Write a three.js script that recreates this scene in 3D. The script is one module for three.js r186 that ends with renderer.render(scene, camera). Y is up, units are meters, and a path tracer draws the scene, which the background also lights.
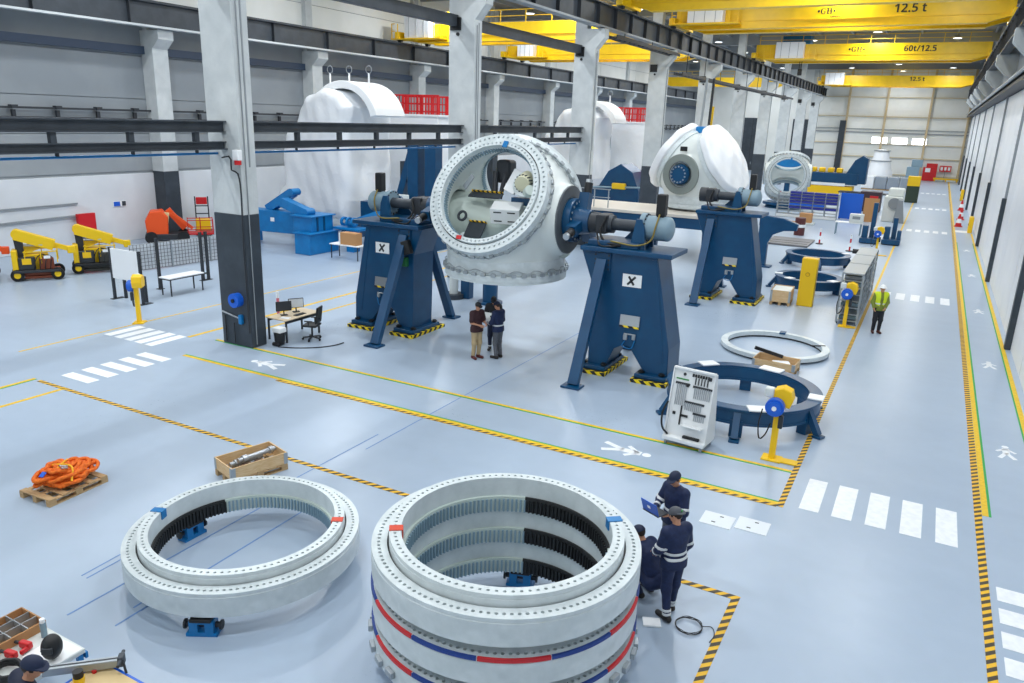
import * as THREE from 'three';
import { mergeGeometries, mergeVertices, toCreasedNormals } from 'three/addons/utils/BufferGeometryUtils.js';
import { RoundedBoxGeometry } from 'three/addons/geometries/RoundedBoxGeometry.js';
import { RectAreaLightUniformsLib } from 'three/addons/lights/RectAreaLightUniformsLib.js';
import { FontLoader } from 'three/addons/loaders/FontLoader.js';
import { TextGeometry } from 'three/addons/geometries/TextGeometry.js';

// ------------------------------------------------------------ camera, sky, light, exposure
const scene = new THREE.Scene();
const camera = new THREE.PerspectiveCamera(48.39, 1024 / 683, 0.1, 400);
const D2R = Math.PI / 180;
camera.position.set(0, 7.1, 0);
camera.rotation.order = 'YXZ';
camera.rotation.set(-16.3 * D2R, 28.2 * D2R, 1.9 * D2R);
scene.background = new THREE.Color(0.9, 0.96, 1.0);          // plain overcast sky outside the few windows
scene.background.multiplyScalar(6);
RectAreaLightUniformsLib.init();
const renderer = new THREE.WebGLRenderer({ antialias: true });
renderer.toneMapping = THREE.LinearToneMapping;
renderer.toneMappingExposure = 1.0;
renderer.shadowMap.enabled = true;
const LAMP_POWER = 358;      // radiance of each high-bay lamp
const LAMP_TINT = new THREE.Color(0.93, 0.97, 1.0);

// ------------------------------------------------------------ helpers
let seed = 12345;
function rnd() { seed = (seed * 1664525 + 1013904223) >>> 0; return seed / 4294967296; }
const rr = (a, b) => a + (b - a) * rnd();
const V = (x, y, z) => new THREE.Vector3(x, y, z);
const used = {};
function numbered(n) {
  if (!(n in used)) { used[n] = 0; return n; }
  used[n]++; return n + '_' + String(used[n]).padStart(3, '0');
}
const YUP = V(0, 1, 0);
function clean(g) {
  g = g.index ? g.toNonIndexed() : g;
  for (const k of Object.keys(g.attributes)) if (k !== 'position' && k !== 'normal') g.deleteAttribute(k);
  if (!g.attributes.normal) g.computeVertexNormals();
  return g;
}
function metreUV(g) {             // uv in metres from the face's dominant axis
  const p = g.attributes.position, n = g.attributes.normal, uv = new Float32Array(p.count * 2);
  for (let i = 0; i < p.count; i += 3) {
    let nx = 0, ny = 0, nz = 0;
    for (let k = 0; k < 3; k++) { nx += n.getX(i + k); ny += n.getY(i + k); nz += n.getZ(i + k); }
    nx = Math.abs(nx); ny = Math.abs(ny); nz = Math.abs(nz);
    for (let k = 0; k < 3; k++) {
      const x = p.getX(i + k), y = p.getY(i + k), z = p.getZ(i + k), j = (i + k) * 2;
      if (ny >= nx && ny >= nz) { uv[j] = x; uv[j + 1] = z; } else if (nx >= nz) { uv[j] = z; uv[j + 1] = y; } else { uv[j] = x; uv[j + 1] = y; }
    }
  }
  g.setAttribute('uv', new THREE.BufferAttribute(uv, 2));
  return g;
}
class B {                          // collects geometry, builds ONE named mesh
  constructor() { this.l = []; this.keepUV = false; }
  add(g, m) { g = clean(g); if (m) g.applyMatrix4(m); this.l.push(g); return this; }
  box(x, y, z, w, h, d, ry = 0, rx = 0, rz = 0) {
    const g = new THREE.BoxGeometry(w, h, d);
    return this.add(g, mat4(x, y, z, ry, rx, rz));
  }
  rbox(x, y, z, w, h, d, b = 0.02, ry = 0, rx = 0, rz = 0, seg = 1) {
    const g = new RoundedBoxGeometry(w, h, d, seg, Math.min(b, w / 2.01, h / 2.01, d / 2.01));
    return this.add(g, mat4(x, y, z, ry, rx, rz));
  }
  cyl(a, b, r0, r1 = r0, seg = 14, open = false) {
    a = a.isVector3 ? a : V(...a); b = b.isVector3 ? b : V(...b);
    const d = b.clone().sub(a), L = d.length();
    const g = new THREE.CylinderGeometry(r1, r0, L, seg, 1, open);
    const q = new THREE.Quaternion().setFromUnitVectors(YUP, d.normalize());
    return this.add(g, new THREE.Matrix4().compose(a.clone().add(b).multiplyScalar(0.5), q, V(1, 1, 1)));
  }
  bar(a, b, w, h, up = YUP) {        // rectangular beam from a to b: w across, h along up
    a = a.isVector3 ? a : V(...a); b = b.isVector3 ? b : V(...b);
    const d = b.clone().sub(a), L = d.length(); d.normalize();
    const x = new THREE.Vector3().crossVectors(up, d).normalize(), y = new THREE.Vector3().crossVectors(d, x);
    const m = new THREE.Matrix4().makeBasis(x, y, d).setPosition(a.clone().add(b).multiplyScalar(0.5));
    return this.add(new THREE.BoxGeometry(w, h, L), m);
  }
  tube(pts, r, seg = 48, rad = 8, closed = false) {
    const c = new THREE.CatmullRomCurve3(pts.map(p => p.isVector3 ? p : V(...p)), closed);
    return this.add(new THREE.TubeGeometry(c, seg, r, rad, closed));
  }
  lathe(pts, m, seg = 40) { return this.add(new THREE.LatheGeometry(pts.map(p => new THREE.Vector2(p[0], p[1])), seg), m); }
  ext(pts, depth, m, bevel = 0, holes = []) {     // polygon in xy, extruded along +z
    const s = new THREE.Shape(pts.map(p => new THREE.Vector2(p[0], p[1])));
    for (const h of holes) s.holes.push(new THREE.Path(h.map(p => new THREE.Vector2(p[0], p[1]))));
    const g = new THREE.ExtrudeGeometry(s, { depth, bevelEnabled: bevel > 0, bevelSize: bevel, bevelThickness: bevel, bevelSegments: 1, curveSegments: 12 });
    return this.add(g, m);
  }
  sph(x, y, z, r, sx = 1, sy = 1, sz = 1, a = 14, b = 10) {
    return this.add(new THREE.SphereGeometry(r, a, b), new THREE.Matrix4().compose(V(x, y, z), new THREE.Quaternion(), V(sx, sy, sz)));
  }
  geo() { return metreUV(this.l.length > 1 ? mergeGeometries(this.l) : this.l[0]); }
  build(name, mat, parent) {
    const m = new THREE.Mesh(this.geo(), mat);
    m.name = parent === scene ? numbered(name) : name; m.castShadow = m.receiveShadow = true;
    (parent || scene).add(m); return m;
  }
}
const nb = () => new B();
function mat4(x, y, z, ry = 0, rx = 0, rz = 0, s = 1) {
  return new THREE.Matrix4().compose(V(x, y, z), new THREE.Quaternion().setFromEuler(new THREE.Euler(rx, ry, rz, 'YXZ')), V(s, s, s));
}
function thing(name, label, category, pos = [0, 0, 0], turn = 0, group) {
  const o = new THREE.Group(); o.name = numbered(name); scene.add(o);
  o.position.set(...pos); o.rotation.y = turn; o.userData = { label, category };
  if (group) o.userData.group = group;
  return o;
}
function tag(o, label, category, group) { o.userData.label = label; o.userData.category = category; if (group) o.userData.group = group; return o; }
function stuff(o) { o.userData.kind = 'stuff'; return o; }
function struct(o, label) { o.userData.kind = 'structure'; if (label) o.userData.label = label; return o; }
function dup(root, pos, turn, label, group) {
  const r = root.clone(); r.name = numbered(root.name.replace(/_\d\d\d$/, '')); scene.add(r); r.position.set(...pos); r.rotation.y = turn;
  r.userData = { ...root.userData }; if (label) r.userData.label = label; if (group) r.userData.group = group;
  return r;
}
function mesh(name, geo, mat, parent) { const m = new THREE.Mesh(geo, mat); m.name = parent === scene ? numbered(name) : name; m.castShadow = m.receiveShadow = true; parent.add(m); return m; }

// smooth surface of a distance field (naive surface nets)
function surfaceNet(f, lo, hi, cell) {
  const n = [0, 1, 2].map(i => Math.ceil((hi[i] - lo[i]) / cell) + 1), [nx, ny, nz] = n;
  const val = new Float32Array(nx * ny * nz);
  for (let k = 0, q = 0; k < nz; k++) for (let j = 0; j < ny; j++) for (let i = 0; i < nx; i++, q++) val[q] = f(lo[0] + i * cell, lo[1] + j * cell, lo[2] + k * cell);
  const idx = new Int32Array(nx * ny * nz).fill(-1), pos = [], tri = [];
  const at = (i, j, k) => i + nx * (j + ny * k);
  for (let k = 0; k < nz - 1; k++) for (let j = 0; j < ny - 1; j++) for (let i = 0; i < nx - 1; i++) {
    let sx = 0, sy = 0, sz = 0, c = 0; const v = [];
    for (let b = 0; b < 8; b++) v.push(val[at(i + (b & 1), j + ((b >> 1) & 1), k + (b >> 2))]);
    for (let b = 0; b < 8; b++) for (let a = 0; a < 3; a++) if (!(b & (1 << a))) {
      const e = b | (1 << a); if ((v[b] < 0) === (v[e] < 0)) continue;
      const t = v[b] / (v[b] - v[e]);
      sx += (b & 1) + (a === 0 ? t : 0); sy += ((b >> 1) & 1) + (a === 1 ? t : 0); sz += (b >> 2) + (a === 2 ? t : 0); c++;
    }
    if (c) { idx[at(i, j, k)] = pos.length / 3; pos.push(lo[0] + (i + sx / c) * cell, lo[1] + (j + sy / c) * cell, lo[2] + (k + sz / c) * cell); }
  }
  for (let k = 1; k < nz - 1; k++) for (let j = 1; j < ny - 1; j++) for (let i = 1; i < nx - 1; i++) {
    const a = val[at(i, j, k)] < 0;
    const quad = (p, q, r, s, flip) => { if (p < 0 || q < 0 || r < 0 || s < 0) return; if (flip) tri.push(p, r, q, p, s, r); else tri.push(p, q, r, p, r, s); };
    if (a !== (val[at(i + 1, j, k)] < 0)) quad(idx[at(i, j - 1, k - 1)], idx[at(i, j, k - 1)], idx[at(i, j, k)], idx[at(i, j - 1, k)], !a);
    if (a !== (val[at(i, j + 1, k)] < 0)) quad(idx[at(i - 1, j, k - 1)], idx[at(i - 1, j, k)], idx[at(i, j, k)], idx[at(i, j, k - 1)], !a);
    if (a !== (val[at(i, j, k + 1)] < 0)) quad(idx[at(i - 1, j - 1, k)], idx[at(i, j - 1, k)], idx[at(i, j, k)], idx[at(i - 1, j, k)], !a);
  }
  const g = new THREE.BufferGeometry();
  g.setAttribute('position', new THREE.Float32BufferAttribute(pos, 3));
  const nor = new Float32Array(pos.length), e = cell * 0.35;
  for (let i = 0; i < pos.length; i += 3) {
    const [x, y, z] = [pos[i], pos[i + 1], pos[i + 2]];
    let a = f(x + e, y, z) - f(x - e, y, z), b = f(x, y + e, z) - f(x, y - e, z), c = f(x, y, z + e) - f(x, y, z - e);
    const l = Math.hypot(a, b, c) || 1; nor[i] = a / l; nor[i + 1] = b / l; nor[i + 2] = c / l;
  }
  g.setAttribute('normal', new THREE.BufferAttribute(nor, 3)); g.setIndex(tri);
  return g;
}
const smin = (a, b, k) => { const h = Math.max(k - Math.abs(a - b), 0) / k; return Math.min(a, b) - h * h * k * 0.25; };
const smax = (a, b, k) => -smin(-a, -b, k);
function capsule(px, py, pz, a, b, ra, rb) {
  const bx = b[0] - a[0], by = b[1] - a[1], bz = b[2] - a[2], x = px - a[0], y = py - a[1], z = pz - a[2];
  const t = Math.max(0, Math.min(1, (x * bx + y * by + z * bz) / (bx * bx + by * by + bz * bz + 1e-9)));
  return Math.hypot(x - t * bx, y - t * by, z - t * bz) - (ra + (rb - ra) * t);
}

// ------------------------------------------------------------ procedural textures and materials
function vnoise(x, y, s, per) {
  const h = (i, j) => { i = ((i % per) + per) % per; j = ((j % per) + per) % per; let t = (i * 374761393 + j * 668265263 + s * 1442695041) | 0; t = Math.imul(t ^ (t >>> 13), 1274126177); t ^= t >>> 16; return (t >>> 0) / 4294967296; };
  const i = Math.floor(x), j = Math.floor(y), u = x - i, v = y - j, a = u * u * (3 - 2 * u), b = v * v * (3 - 2 * v);
  return (h(i, j) * (1 - a) + h(i + 1, j) * a) * (1 - b) + (h(i, j + 1) * (1 - a) + h(i + 1, j + 1) * a) * b;
}
function fbm(u, v, base, oct, s) { let a = 0, w = 0.5, p = base, t = 0; for (let o = 0; o < oct; o++) { a += w * vnoise(u * p, v * p, s + o * 17, p); t += w; w *= 0.5; p *= 2; } return a / t; }
function tex(w, h, fn, srgb, size = 1, sizeY = size) {   // fn(u,v) -> [r,g,b] 0..1, tile covers size metres
  const d = new Uint8Array(w * h * 4);
  for (let j = 0; j < h; j++) for (let i = 0; i < w; i++) { const c = fn(i / w, j / h), q = (j * w + i) * 4; d[q] = c[0] * 255; d[q + 1] = c[1] * 255; d[q + 2] = c[2] * 255; d[q + 3] = 255; }
  const t = new THREE.DataTexture(d, w, h, THREE.RGBAFormat); t.wrapS = t.wrapT = THREE.RepeatWrapping; t.magFilter = THREE.LinearFilter; t.minFilter = THREE.LinearMipmapLinearFilter; t.generateMipmaps = true;
  if (srgb) t.colorSpace = THREE.SRGBColorSpace; t.repeat.set(1 / size, 1 / sizeY); t.needsUpdate = true; return t;
}
const mixc = (a, b, t) => [a[0] + (b[0] - a[0]) * t, a[1] + (b[1] - a[1]) * t, a[2] + (b[2] - a[2]) * t];
const hexc = h => [((h >> 16) & 255) / 255, ((h >> 8) & 255) / 255, (h & 255) / 255];
const std = (color, roughness = 0.6, metalness = 0, extra = {}) => new THREE.MeshStandardMaterial({ color, roughness, metalness, ...extra });
const cloudy = (a, b, base, oct, s, size, px = 256) => tex(px, px, (u, v) => mixc(hexc(a), hexc(b), Math.min(1, Math.max(0, (fbm(u, v, base, oct, s) - 0.25) * 2))), true, size);
const M = {};
{
  const floorA = [0.63, 0.695, 0.77], floorB = [0.685, 0.745, 0.81];
  const fm = tex(512, 512, (u, v) => {
    const t = fbm(u, v, 3, 3, 3), st = vnoise(u * 3, v * 24, 8, 24) * 0.6 + vnoise(u * 6, v * 64, 18, 64) * 0.4, s = fbm(u, v, 64, 2, 9);
    const c = mixc(floorA, floorB, t * 0.6 + st * 0.4);
    const k = 1 + (s - 0.5) * 0.02; return [c[0] * k, c[1] * k, c[2] * k];
  }, true, 17);
  const fr = tex(512, 512, (u, v) => { const t = 0.315 + 0.05 * (fbm(u, v, 4, 3, 21) - 0.5) + 0.06 * (vnoise(u * 512, v * 512, 5, 512) - 0.5); return [t, t, t]; }, false, 13);
  M.floor = std(0xffffff, 1, 0, { map: fm, roughnessMap: fr });
  const con = cloudy(0xb9bfc1, 0xd2d6d6, 5, 6, 31, 4);
  M.concrete = std(0xffffff, 0.8, 0, { map: con, bumpMap: cloudy(0x000000, 0xffffff, 16, 4, 33, 2), bumpScale: 0.003 });
  M.wallPanel = std(0xffffff, 0.65, 0, { map: cloudy(0x858c92, 0x9aa0a4, 3, 6, 41, 9) });
  M.wallWhite = std(0xffffff, 0.45, 0, { map: cloudy(0xd6dadf, 0xe2e6ea, 4, 5, 43, 6) });
  M.wallRight = std(0xffffff, 0.4, 0, { map: cloudy(0xe6e9ee, 0xf1f3f6, 4, 5, 46, 6) });
  M.wallEnd = std(0xffffff, 0.6, 0, { map: cloudy(0xe2e5e1, 0xeef0ed, 4, 5, 44, 8) });
  M.ceiling = std(0xffffff, 0.8, 0, { map: cloudy(0x8a8379, 0x9a948b, 4, 5, 47, 6) });
}
M.white = std(0xe6e9ea, 0.45); M.whitePaint = std(0xf2f4f5, 0.5); M.offwhite = std(0xd9dedb, 0.4);
M.yellow = std(0xf5c60c, 0.45); M.craneYellow = std(0xffd205, 0.4, 0, { map: cloudy(0xf3f0ea, 0xffffff, 6, 5, 61, 3) });
M.lineYellow = std(0xf2c81b, 0.5, 0, { map: cloudy(0xe8e4d8, 0xffffff, 20, 4, 62, 1) }); M.lineGreen = std(0x1ea04a, 0.5); M.lineWhite = std(0xf3f6f8, 0.5, 0, { map: cloudy(0xf4f5f7, 0xffffff, 12, 4, 63, 1) });
M.lineBlue = std(0x6d90c4, 0.5);
M.blue = std(0x00476f, 0.36, 0, { map: cloudy(0xe2e6ee, 0xffffff, 6, 5, 64, 2) });
M.blueLight = std(0x0a7cbe, 0.38, 0, { map: cloudy(0xe6e9ee, 0xffffff, 6, 5, 65, 2) });
M.blueBright = std(0x1560d0, 0.35);
M.dark = std(0x2b2f35, 0.5); M.steelDark = std(0x3a4149, 0.5, 0, { map: cloudy(0xdadde0, 0xffffff, 6, 5, 66, 2) }); M.black = std(0x15171a, 0.5); M.rubber = std(0x1b1c1f, 0.8);
M.colDark = std(0x3b444d, 0.55, 0, { map: cloudy(0xd8dade, 0xffffff, 6, 5, 67, 2) });
M.red = std(0xc8161d, 0.45); M.orange = std(0xf0561a, 0.5); M.green = std(0x2a8a3c, 0.5);
M.steel = std(0xb9bec3, 0.35, 0.8); M.galv = std(0xa9b0b5, 0.45, 0.6); M.grey = std(0x8b9196, 0.5); M.greyBlue = std(0x7f98a6, 0.45);
M.ringWhite = std(0xdae2e4, 0.42, 0, { map: cloudy(0xeceeee, 0xffffff, 8, 5, 68, 1.2) });
M.ringInner = std(0xc3cfc8, 0.45);
M.gear = std(0x8fa9b8, 0.4, 0.35); M.gearDark = std(0x26282a, 0.5, 0.3);
M.wood = std(0xffffff, 0.75, 0, { map: tex(256, 256, (u, v) => { const g = fbm(u * 1, v * 1, 4, 3, 71), l = vnoise(u * 8, v * 64 + g * 8, 72, 64); const c = mixc(hexc(0xcfa877), hexc(0xe3c79d), l * 0.7 + g * 0.3); return c; }, true, 0.8) });
M.woodDark = std(0xffffff, 0.75, 0, { map: tex(256, 256, (u, v) => { const l = vnoise(u * 6, v * 64, 75, 64), g = fbm(u, v, 6, 4, 74); return mixc(hexc(0xa8865c), hexc(0xcbae84), l * 0.6 + g * 0.4); }, true, 0.8) });
M.card = std(0xb98a5c, 0.8);
M.wrap = std(0xeef1f4, 0.4, 0, { bumpMap: cloudy(0x000000, 0xffffff, 6, 4, 77, 1.5), bumpScale: 0.01 });
M.glow = new THREE.MeshStandardMaterial({ color: 0xffffff, emissive: LAMP_TINT, emissiveIntensity: 4, roughness: 0.4 });
const stripes = (c1, c2, size, dir = 1) => tex(64, 64, (u, v) => ((((u + dir * v) % 1) + 1) % 1) < 0.5 ? hexc(c1) : hexc(c2), true, size);
M.hazard = std(0xffffff, 0.55, 0, { map: stripes(0xf0bb22, 0x40392c, 0.2) });
M.hazard2 = std(0xffffff, 0.55, 0, { map: stripes(0xf5d81a, 0x15161a, 0.3) });
// ------------------------------------------------------------ the hall
let wallRight, trimN = 0;
const X0 = -38.5, X1 = 3.3, Z0 = 8, Z1 = -137, CEIL = 17;
const floor = struct(nb().box((X0 + X1) / 2, -0.15, (Z0 + Z1) / 2, X1 - X0 + 1.2, 0.3, Z0 - Z1 + 1.2).build('floor', M.floor, scene), 'glossy pale blue epoxy factory floor');
{ // walls
  const wl = struct(nb().box(X0 - 0.15, CEIL / 2, (Z0 + Z1) / 2, 0.3, CEIL, Z0 - Z1 + 0.6).build('wall_left', M.wallPanel, scene), 'grey panelled side wall');
  for (let k = -2; k < 9; k++) { // white lower panels and upper cladding panels between wall columns
    const z = -29 - 12.7 * (k - 1) + 6.35 - 12.7 * 0; if (z - 6.3 < Z1) continue;
    nb().rbox(X0 + 0.04, 1.8, Math.min(z, Z0 - 6.3), 0.12, 3.58, 12.5, 0.01).build('panel', M.wallWhite, wl);
    for (const [y, h] of [[4.7, 1.96], [6.6, 1.76], [8.6, 2.16], [10.6, 1.76], [12.75, 2.46], [15.4, 2.76]])
      nb().rbox(X0 + 0.02, y, Math.min(z, Z0 - 6.3), 0.08, h, 12.6, 0.01).build('panel', y > 12 ? M.wallEnd : M.wallPanel, wl);
  }
  nb().box(X0 + 0.2, 10, (Z0 + Z1) / 2, 0.3, 0.4, Z0 - Z1 - 0.4).build('rail', std(0x36465c, 0.5), wl);
  const rails = nb();
  for (const y of [6.45, 6.9]) rails.box(X0 + 0.35, y, (Z0 + Z1) / 2, 0.12, 0.1, Z0 - Z1 - 0.5);
  for (let z = 6; z > -135; z -= 2.1) { rails.box(X0 + 0.33, 6.94, z, 0.3, 0.16, 0.3); rails.box(X0 + 0.28, 6.65, z, 0.14, 0.3, 0.16); rails.box(X0 + 0.3, 6.35, z, 0.26, 0.1, 0.35); }
  rails.build('cable_rail', M.dark, wl);
  const dr = nb(); dr.bar([X0 + 0.15, 2.18, -17], [X0 + 0.15, 2.24, -23.9], 0.08, 0.08); dr.bar([X0 + 0.15, 1.47, -15], [X0 + 0.15, 1.62, -24.1], 0.12, 0.1); dr.build('door_rail', M.grey, wl);

  const we = struct(nb().box((X0 + X1) / 2, 2.55, Z1 - 0.15, X1 - X0 + 0.6, 5.1, 0.3).box((X0 + X1) / 2, (CEIL + 6.25) / 2, Z1 - 0.15, X1 - X0 + 0.6, CEIL - 6.25, 0.3)
    .box((X0 - 9.95) / 2, 5.68, Z1 - 0.15, -9.95 - X0, 1.16, 0.3).box(-7.3, 5.68, Z1 - 0.15, 0.5, 1.16, 0.3).box(-4.45, 5.68, Z1 - 0.15, 0.5, 1.16, 0.3).box((X1 - 2.05) / 2, 5.68, Z1 - 0.15, X1 + 2.05, 1.16, 0.3).build('wall_end', M.wallEnd, scene), 'pale cladding of the far end wall');
  for (const y of [0.6, 3.2, 5.2, 6.9, 7.4, 9.3, 12.2, 14.8]) nb().box(-8, y, Z1 + 0.12, 22.6, y === 7.4 ? 0.1 : 0.15, 0.24).build('girt', y === 6.9 || y === 7.4 ? M.grey : std(0xd0c4a8, 0.6), we);
  for (const x of [-14.0, -8.45, -2.35, 2.9]) nb().box(x, CEIL / 2, Z1 + 0.2, 0.3, CEIL, 0.4).build('post', std(0xcbb894, 0.6), we);
  nb().box(-14.4, 4.3, Z1 + 0.35, 0.9, 8.6, 0.5).build('post', M.colDark, we);
  for (const [x, w, d] of [[-20.8, 2.6, 1], [-28.5, 3.4, 2]]) { const dr = struct(nb().rbox(x, 4.3, Z1 + 0.16, w, 8.6, 0.3, 0.02).build('door_' + d, M.colDark, scene), 'tall dark door in the end wall of the side bay'); nb().box(x, 4.3, Z1 + 0.32, 0.06, 8.4, 0.03).build('door_gap', M.black, dr); nb().box(x + 0.3, 1.2, Z1 + 0.34, 0.06, 0.4, 0.06).build('handle', M.steel, dr); }
  [[-9.95, -7.55], [-7.05, -4.7], [-4.2, -2.05]].forEach(([a, b], i) => {
    const w = struct(nb().box((a + b) / 2, 5.12, Z1 - 0.05, b - a, 0.08, 0.2).box((a + b) / 2, 6.24, Z1 - 0.05, b - a, 0.08, 0.2).box(a + 0.04, 5.68, Z1 - 0.05, 0.08, 1.16, 0.2).box(b - 0.04, 5.68, Z1 - 0.05, 0.08, 1.16, 0.2).build('window_' + (i + 1), M.white, scene), 'bright window high in the end wall');
    nb().box((a + b) / 2, 5.68, Z1 - 0.1, b - a - 0.16, 1.04, 0.012).build('pane', new THREE.MeshPhysicalMaterial({ color: 0xffffff, transmission: 1, roughness: 0.05, thickness: 0 }), w);
  });

  wallRight = struct(nb().box(X1 + 0.15, CEIL / 2, (Z0 + Z1) / 2, 0.3, CEIL, Z0 - Z1 + 0.6).build('wall_right', M.wallPanel, scene), 'white panelled right side wall');
  for (let k = -3; k < 9; k++) for (const h of [0, 1]) {  // tall white panels, two to each bay
    const z = -23.4 - 14.2 * k - h * 7.1; if (z - 3.5 < Z1 || z + 3.5 > Z0) continue;
    nb().rbox(X1 - 0.03, 4.7, z, 0.1, 9.4, 6.98, 0.012).build('panel', M.wallRight, wallRight);
  }
  for (let k = -2; k < 8; k++) { const z = -30.5 - 14.2 * k; if (z < Z1) continue; nb().rbox(X1 - 0.12, 2.07, z, 0.3, 4.14, 0.34, 0.02).build('post', M.colDark, wallRight); nb().box(X1 - 0.1, 6.8, z, 0.16, 5.3, 0.26).build('seam_post', M.grey, wallRight); }
  const tray = nb(); for (const [x, y, w, h] of [[X1 - 0.35, 9.55, 0.7, 0.16], [X1 - 0.45, 10.0, 0.5, 0.12], [X1 - 0.3, 9.8, 0.2, 0.25]]) tray.box(x, y, -64, w, h, 143);
  tray.build('cable_tray', M.dark, wallRight);
  nb().cyl([X1 - 0.75, 9.85, 7], [X1 - 0.75, 9.85, -136], 0.09).build('pipe', M.galv, wallRight);
  struct(nb().box((X0 + X1) / 2, CEIL / 2, Z0 + 0.15, X1 - X0 + 0.6, CEIL, 0.3).build('wall_back', M.wallEnd, scene), 'cladding wall behind the viewer');
  const ce = struct(nb().box((X0 + X1) / 2, CEIL + 0.15, (Z0 + Z1) / 2, X1 - X0 + 0.6, 0.3, Z0 - Z1 + 0.6).build('ceiling', M.ceiling, scene), 'brownish metal roof deck');
  for (let k = -1; k < 10; k++) { const z = -16.3 - 12.7 * k; struct(nb().box((X0 + X1) / 2, CEIL - 0.55, z, X1 - X0, 1.1, 0.35).build('trim_' + (++trimN), M.grey, scene), 'deep grey roof beam across the hall'); }
  for (let x = X0 + 3; x < X1; x += 3.2) struct(nb().box(x, CEIL - 0.15, (Z0 + Z1) / 2, 0.14, 0.3, Z0 - Z1).build('trim_' + (++trimN), M.grey, scene), 'slim grey roof purlin along the hall');
}
// ------------------------------------------------------------ high-bay lamps
{
  const rows = [[-13.1, 'main hall beside the columns'], [-6.7, 'middle of the main hall'], [-0.3, 'main hall beside the right wall'], [-32.3, 'side bay beside the left wall'], [-25.9, 'middle of the side bay'], [-22.7, 'side bay beside the columns']];
  const housing = nb().lathe([[0.02, 0.42], [0.12, 0.42], [0.14, 0.2], [0.4, 0.12], [0.42, 0.0], [0.38, 0.0], [0.36, 0.08], [0.02, 0.1]], mat4(0, 0, 0), 24).cyl([0, 0.4, 0], [0, 1.0, 0], 0.015).geo();
  const lens = nb().cyl([0, 0.0, 0], [0, 0.03, 0], 0.37, 0.37, 24).geo();
  rows.forEach(([x, where], ri) => {
    for (let k = 0; k < 11; k++) {
      const z = 2 - 12.7 * k - (ri % 3 === 1 ? 6.35 : 0); if (z < Z1 + 3) continue;
      const t = thing('high_bay_lamp', `${['nearest', 'second', 'third', 'fourth', 'fifth', 'sixth', 'seventh', 'eighth', 'ninth', 'tenth', 'farthest'][k]} round high-bay lamp of the row in the ${where}`, 'lamp', [x, CEIL - 1.3, z], 0, `high-bay lamps of the ${where}`);
      mesh('housing', housing, M.galv, t); mesh('lens', lens, M.glow, t);
      const l = new THREE.RectAreaLight(LAMP_TINT, LAMP_POWER, 0.66, 0.66); l.position.set(x, CEIL - 1.32, z); l.lookAt(x, 0, z); l.name = 'lamp_light'; scene.add(l);
    }
  });
}
// ------------------------------------------------------------ floor markings (children of the floor)
function lineX(name, mat, x0, x1, z, w, y = 0.003) { return nb().box((x0 + x1) / 2, y - 0.0, z, x1 - x0, 0.004, w).build(name, mat, floor); }
function lineZ(name, mat, x, z0, z1, w, y = 0.003) { return nb().box(x, y, (z0 + z1) / 2, w, 0.004, Math.abs(z1 - z0)).build(name, mat, floor); }
lineZ('hazard_tape', M.hazard, 1.785, 4, -136, 0.13); lineZ('yellow_line', M.lineYellow, 1.91, -16.1, -136, 0.11); lineZ('green_line', M.lineGreen, 1.99, -16.1, -60, 0.045);
lineZ('yellow_line', M.lineYellow, 3.0, -20, -66, 0.12); lineZ('green_line', M.lineGreen, 2.92, -20, -60, 0.04);
lineZ('hazard_tape', M.hazard, -1.63, -14.33, -36, 0.12); lineZ('yellow_line', M.lineYellow, -1.63, -36, -100, 0.11);
lineX('hazard_tape', M.hazard, -15, -1.69, -14.34, 0.11); lineX('yellow_line', M.lineYellow, -18.9, -1.69, -14.45, 0.11); lineX('green_line', M.lineGreen, -18.9, -1.69, -14.53, 0.045);
lineX('yellow_line', M.lineYellow, -19.4, -1.69, -16.12, 0.09); lineX('green_line', M.lineGreen, -19.4, -1.69, -16.05, 0.045);
lineX('hazard_tape', M.hazard, -20.1, -1.62, -10.85, 0.12); lineZ('hazard_tape', M.hazard, -1.68, -10.79, 4, 0.12);
lineZ('yellow_line', M.lineYellow, -20.35, -10.9, 4, 0.11); lineZ('green_line', M.lineGreen, -20.27, -10.9, 4, 0.04); lineZ('yellow_line', M.lineYellow, -19.0, -10.9, 4, 0.11);
lineZ('yellow_line', M.lineYellow, -23.05, -12, -46, 0.07); lineZ('yellow_line', M.lineYellow, -20.35, -15.8, -40, 0.14); lineZ('yellow_line', M.lineYellow, -19.15, -17.3, -40, 0.11);
for (let i = 0; i < 5; i++) { nb().box(-19.45, 0.003, -11.58 - i * 0.565, 1.18, 0.004, 0.33).build('crosswalk_bar', M.lineWhite, floor); nb().box(-22.6 + i * 0.5, 0.003, -15.15, 0.34, 0.004, 1.28).build('crosswalk_bar', M.lineWhite, floor); }
for (const [z, d] of [[-15.22, 1.5], [-37.8, 1.5], [-65, 1.5], [-85, 1.5], [-107, 1.5]]) for (let i = 0; i < 5; i++) nb().box(-1.12 + i * 0.59, 0.003, z, 0.36, 0.004, d).build('crosswalk_bar', M.lineWhite, floor);
for (let i = 0; i < 6; i++) nb().box(2.6, 0.003, -13.2 + i * 0.66, 1.3, 0.004, 0.43).build('crosswalk_bar', M.lineWhite, floor);
nb().box(2.45, 0.003, -67, 1.0, 0.004, 1.4).build('white_patch', M.lineWhite, floor);
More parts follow.
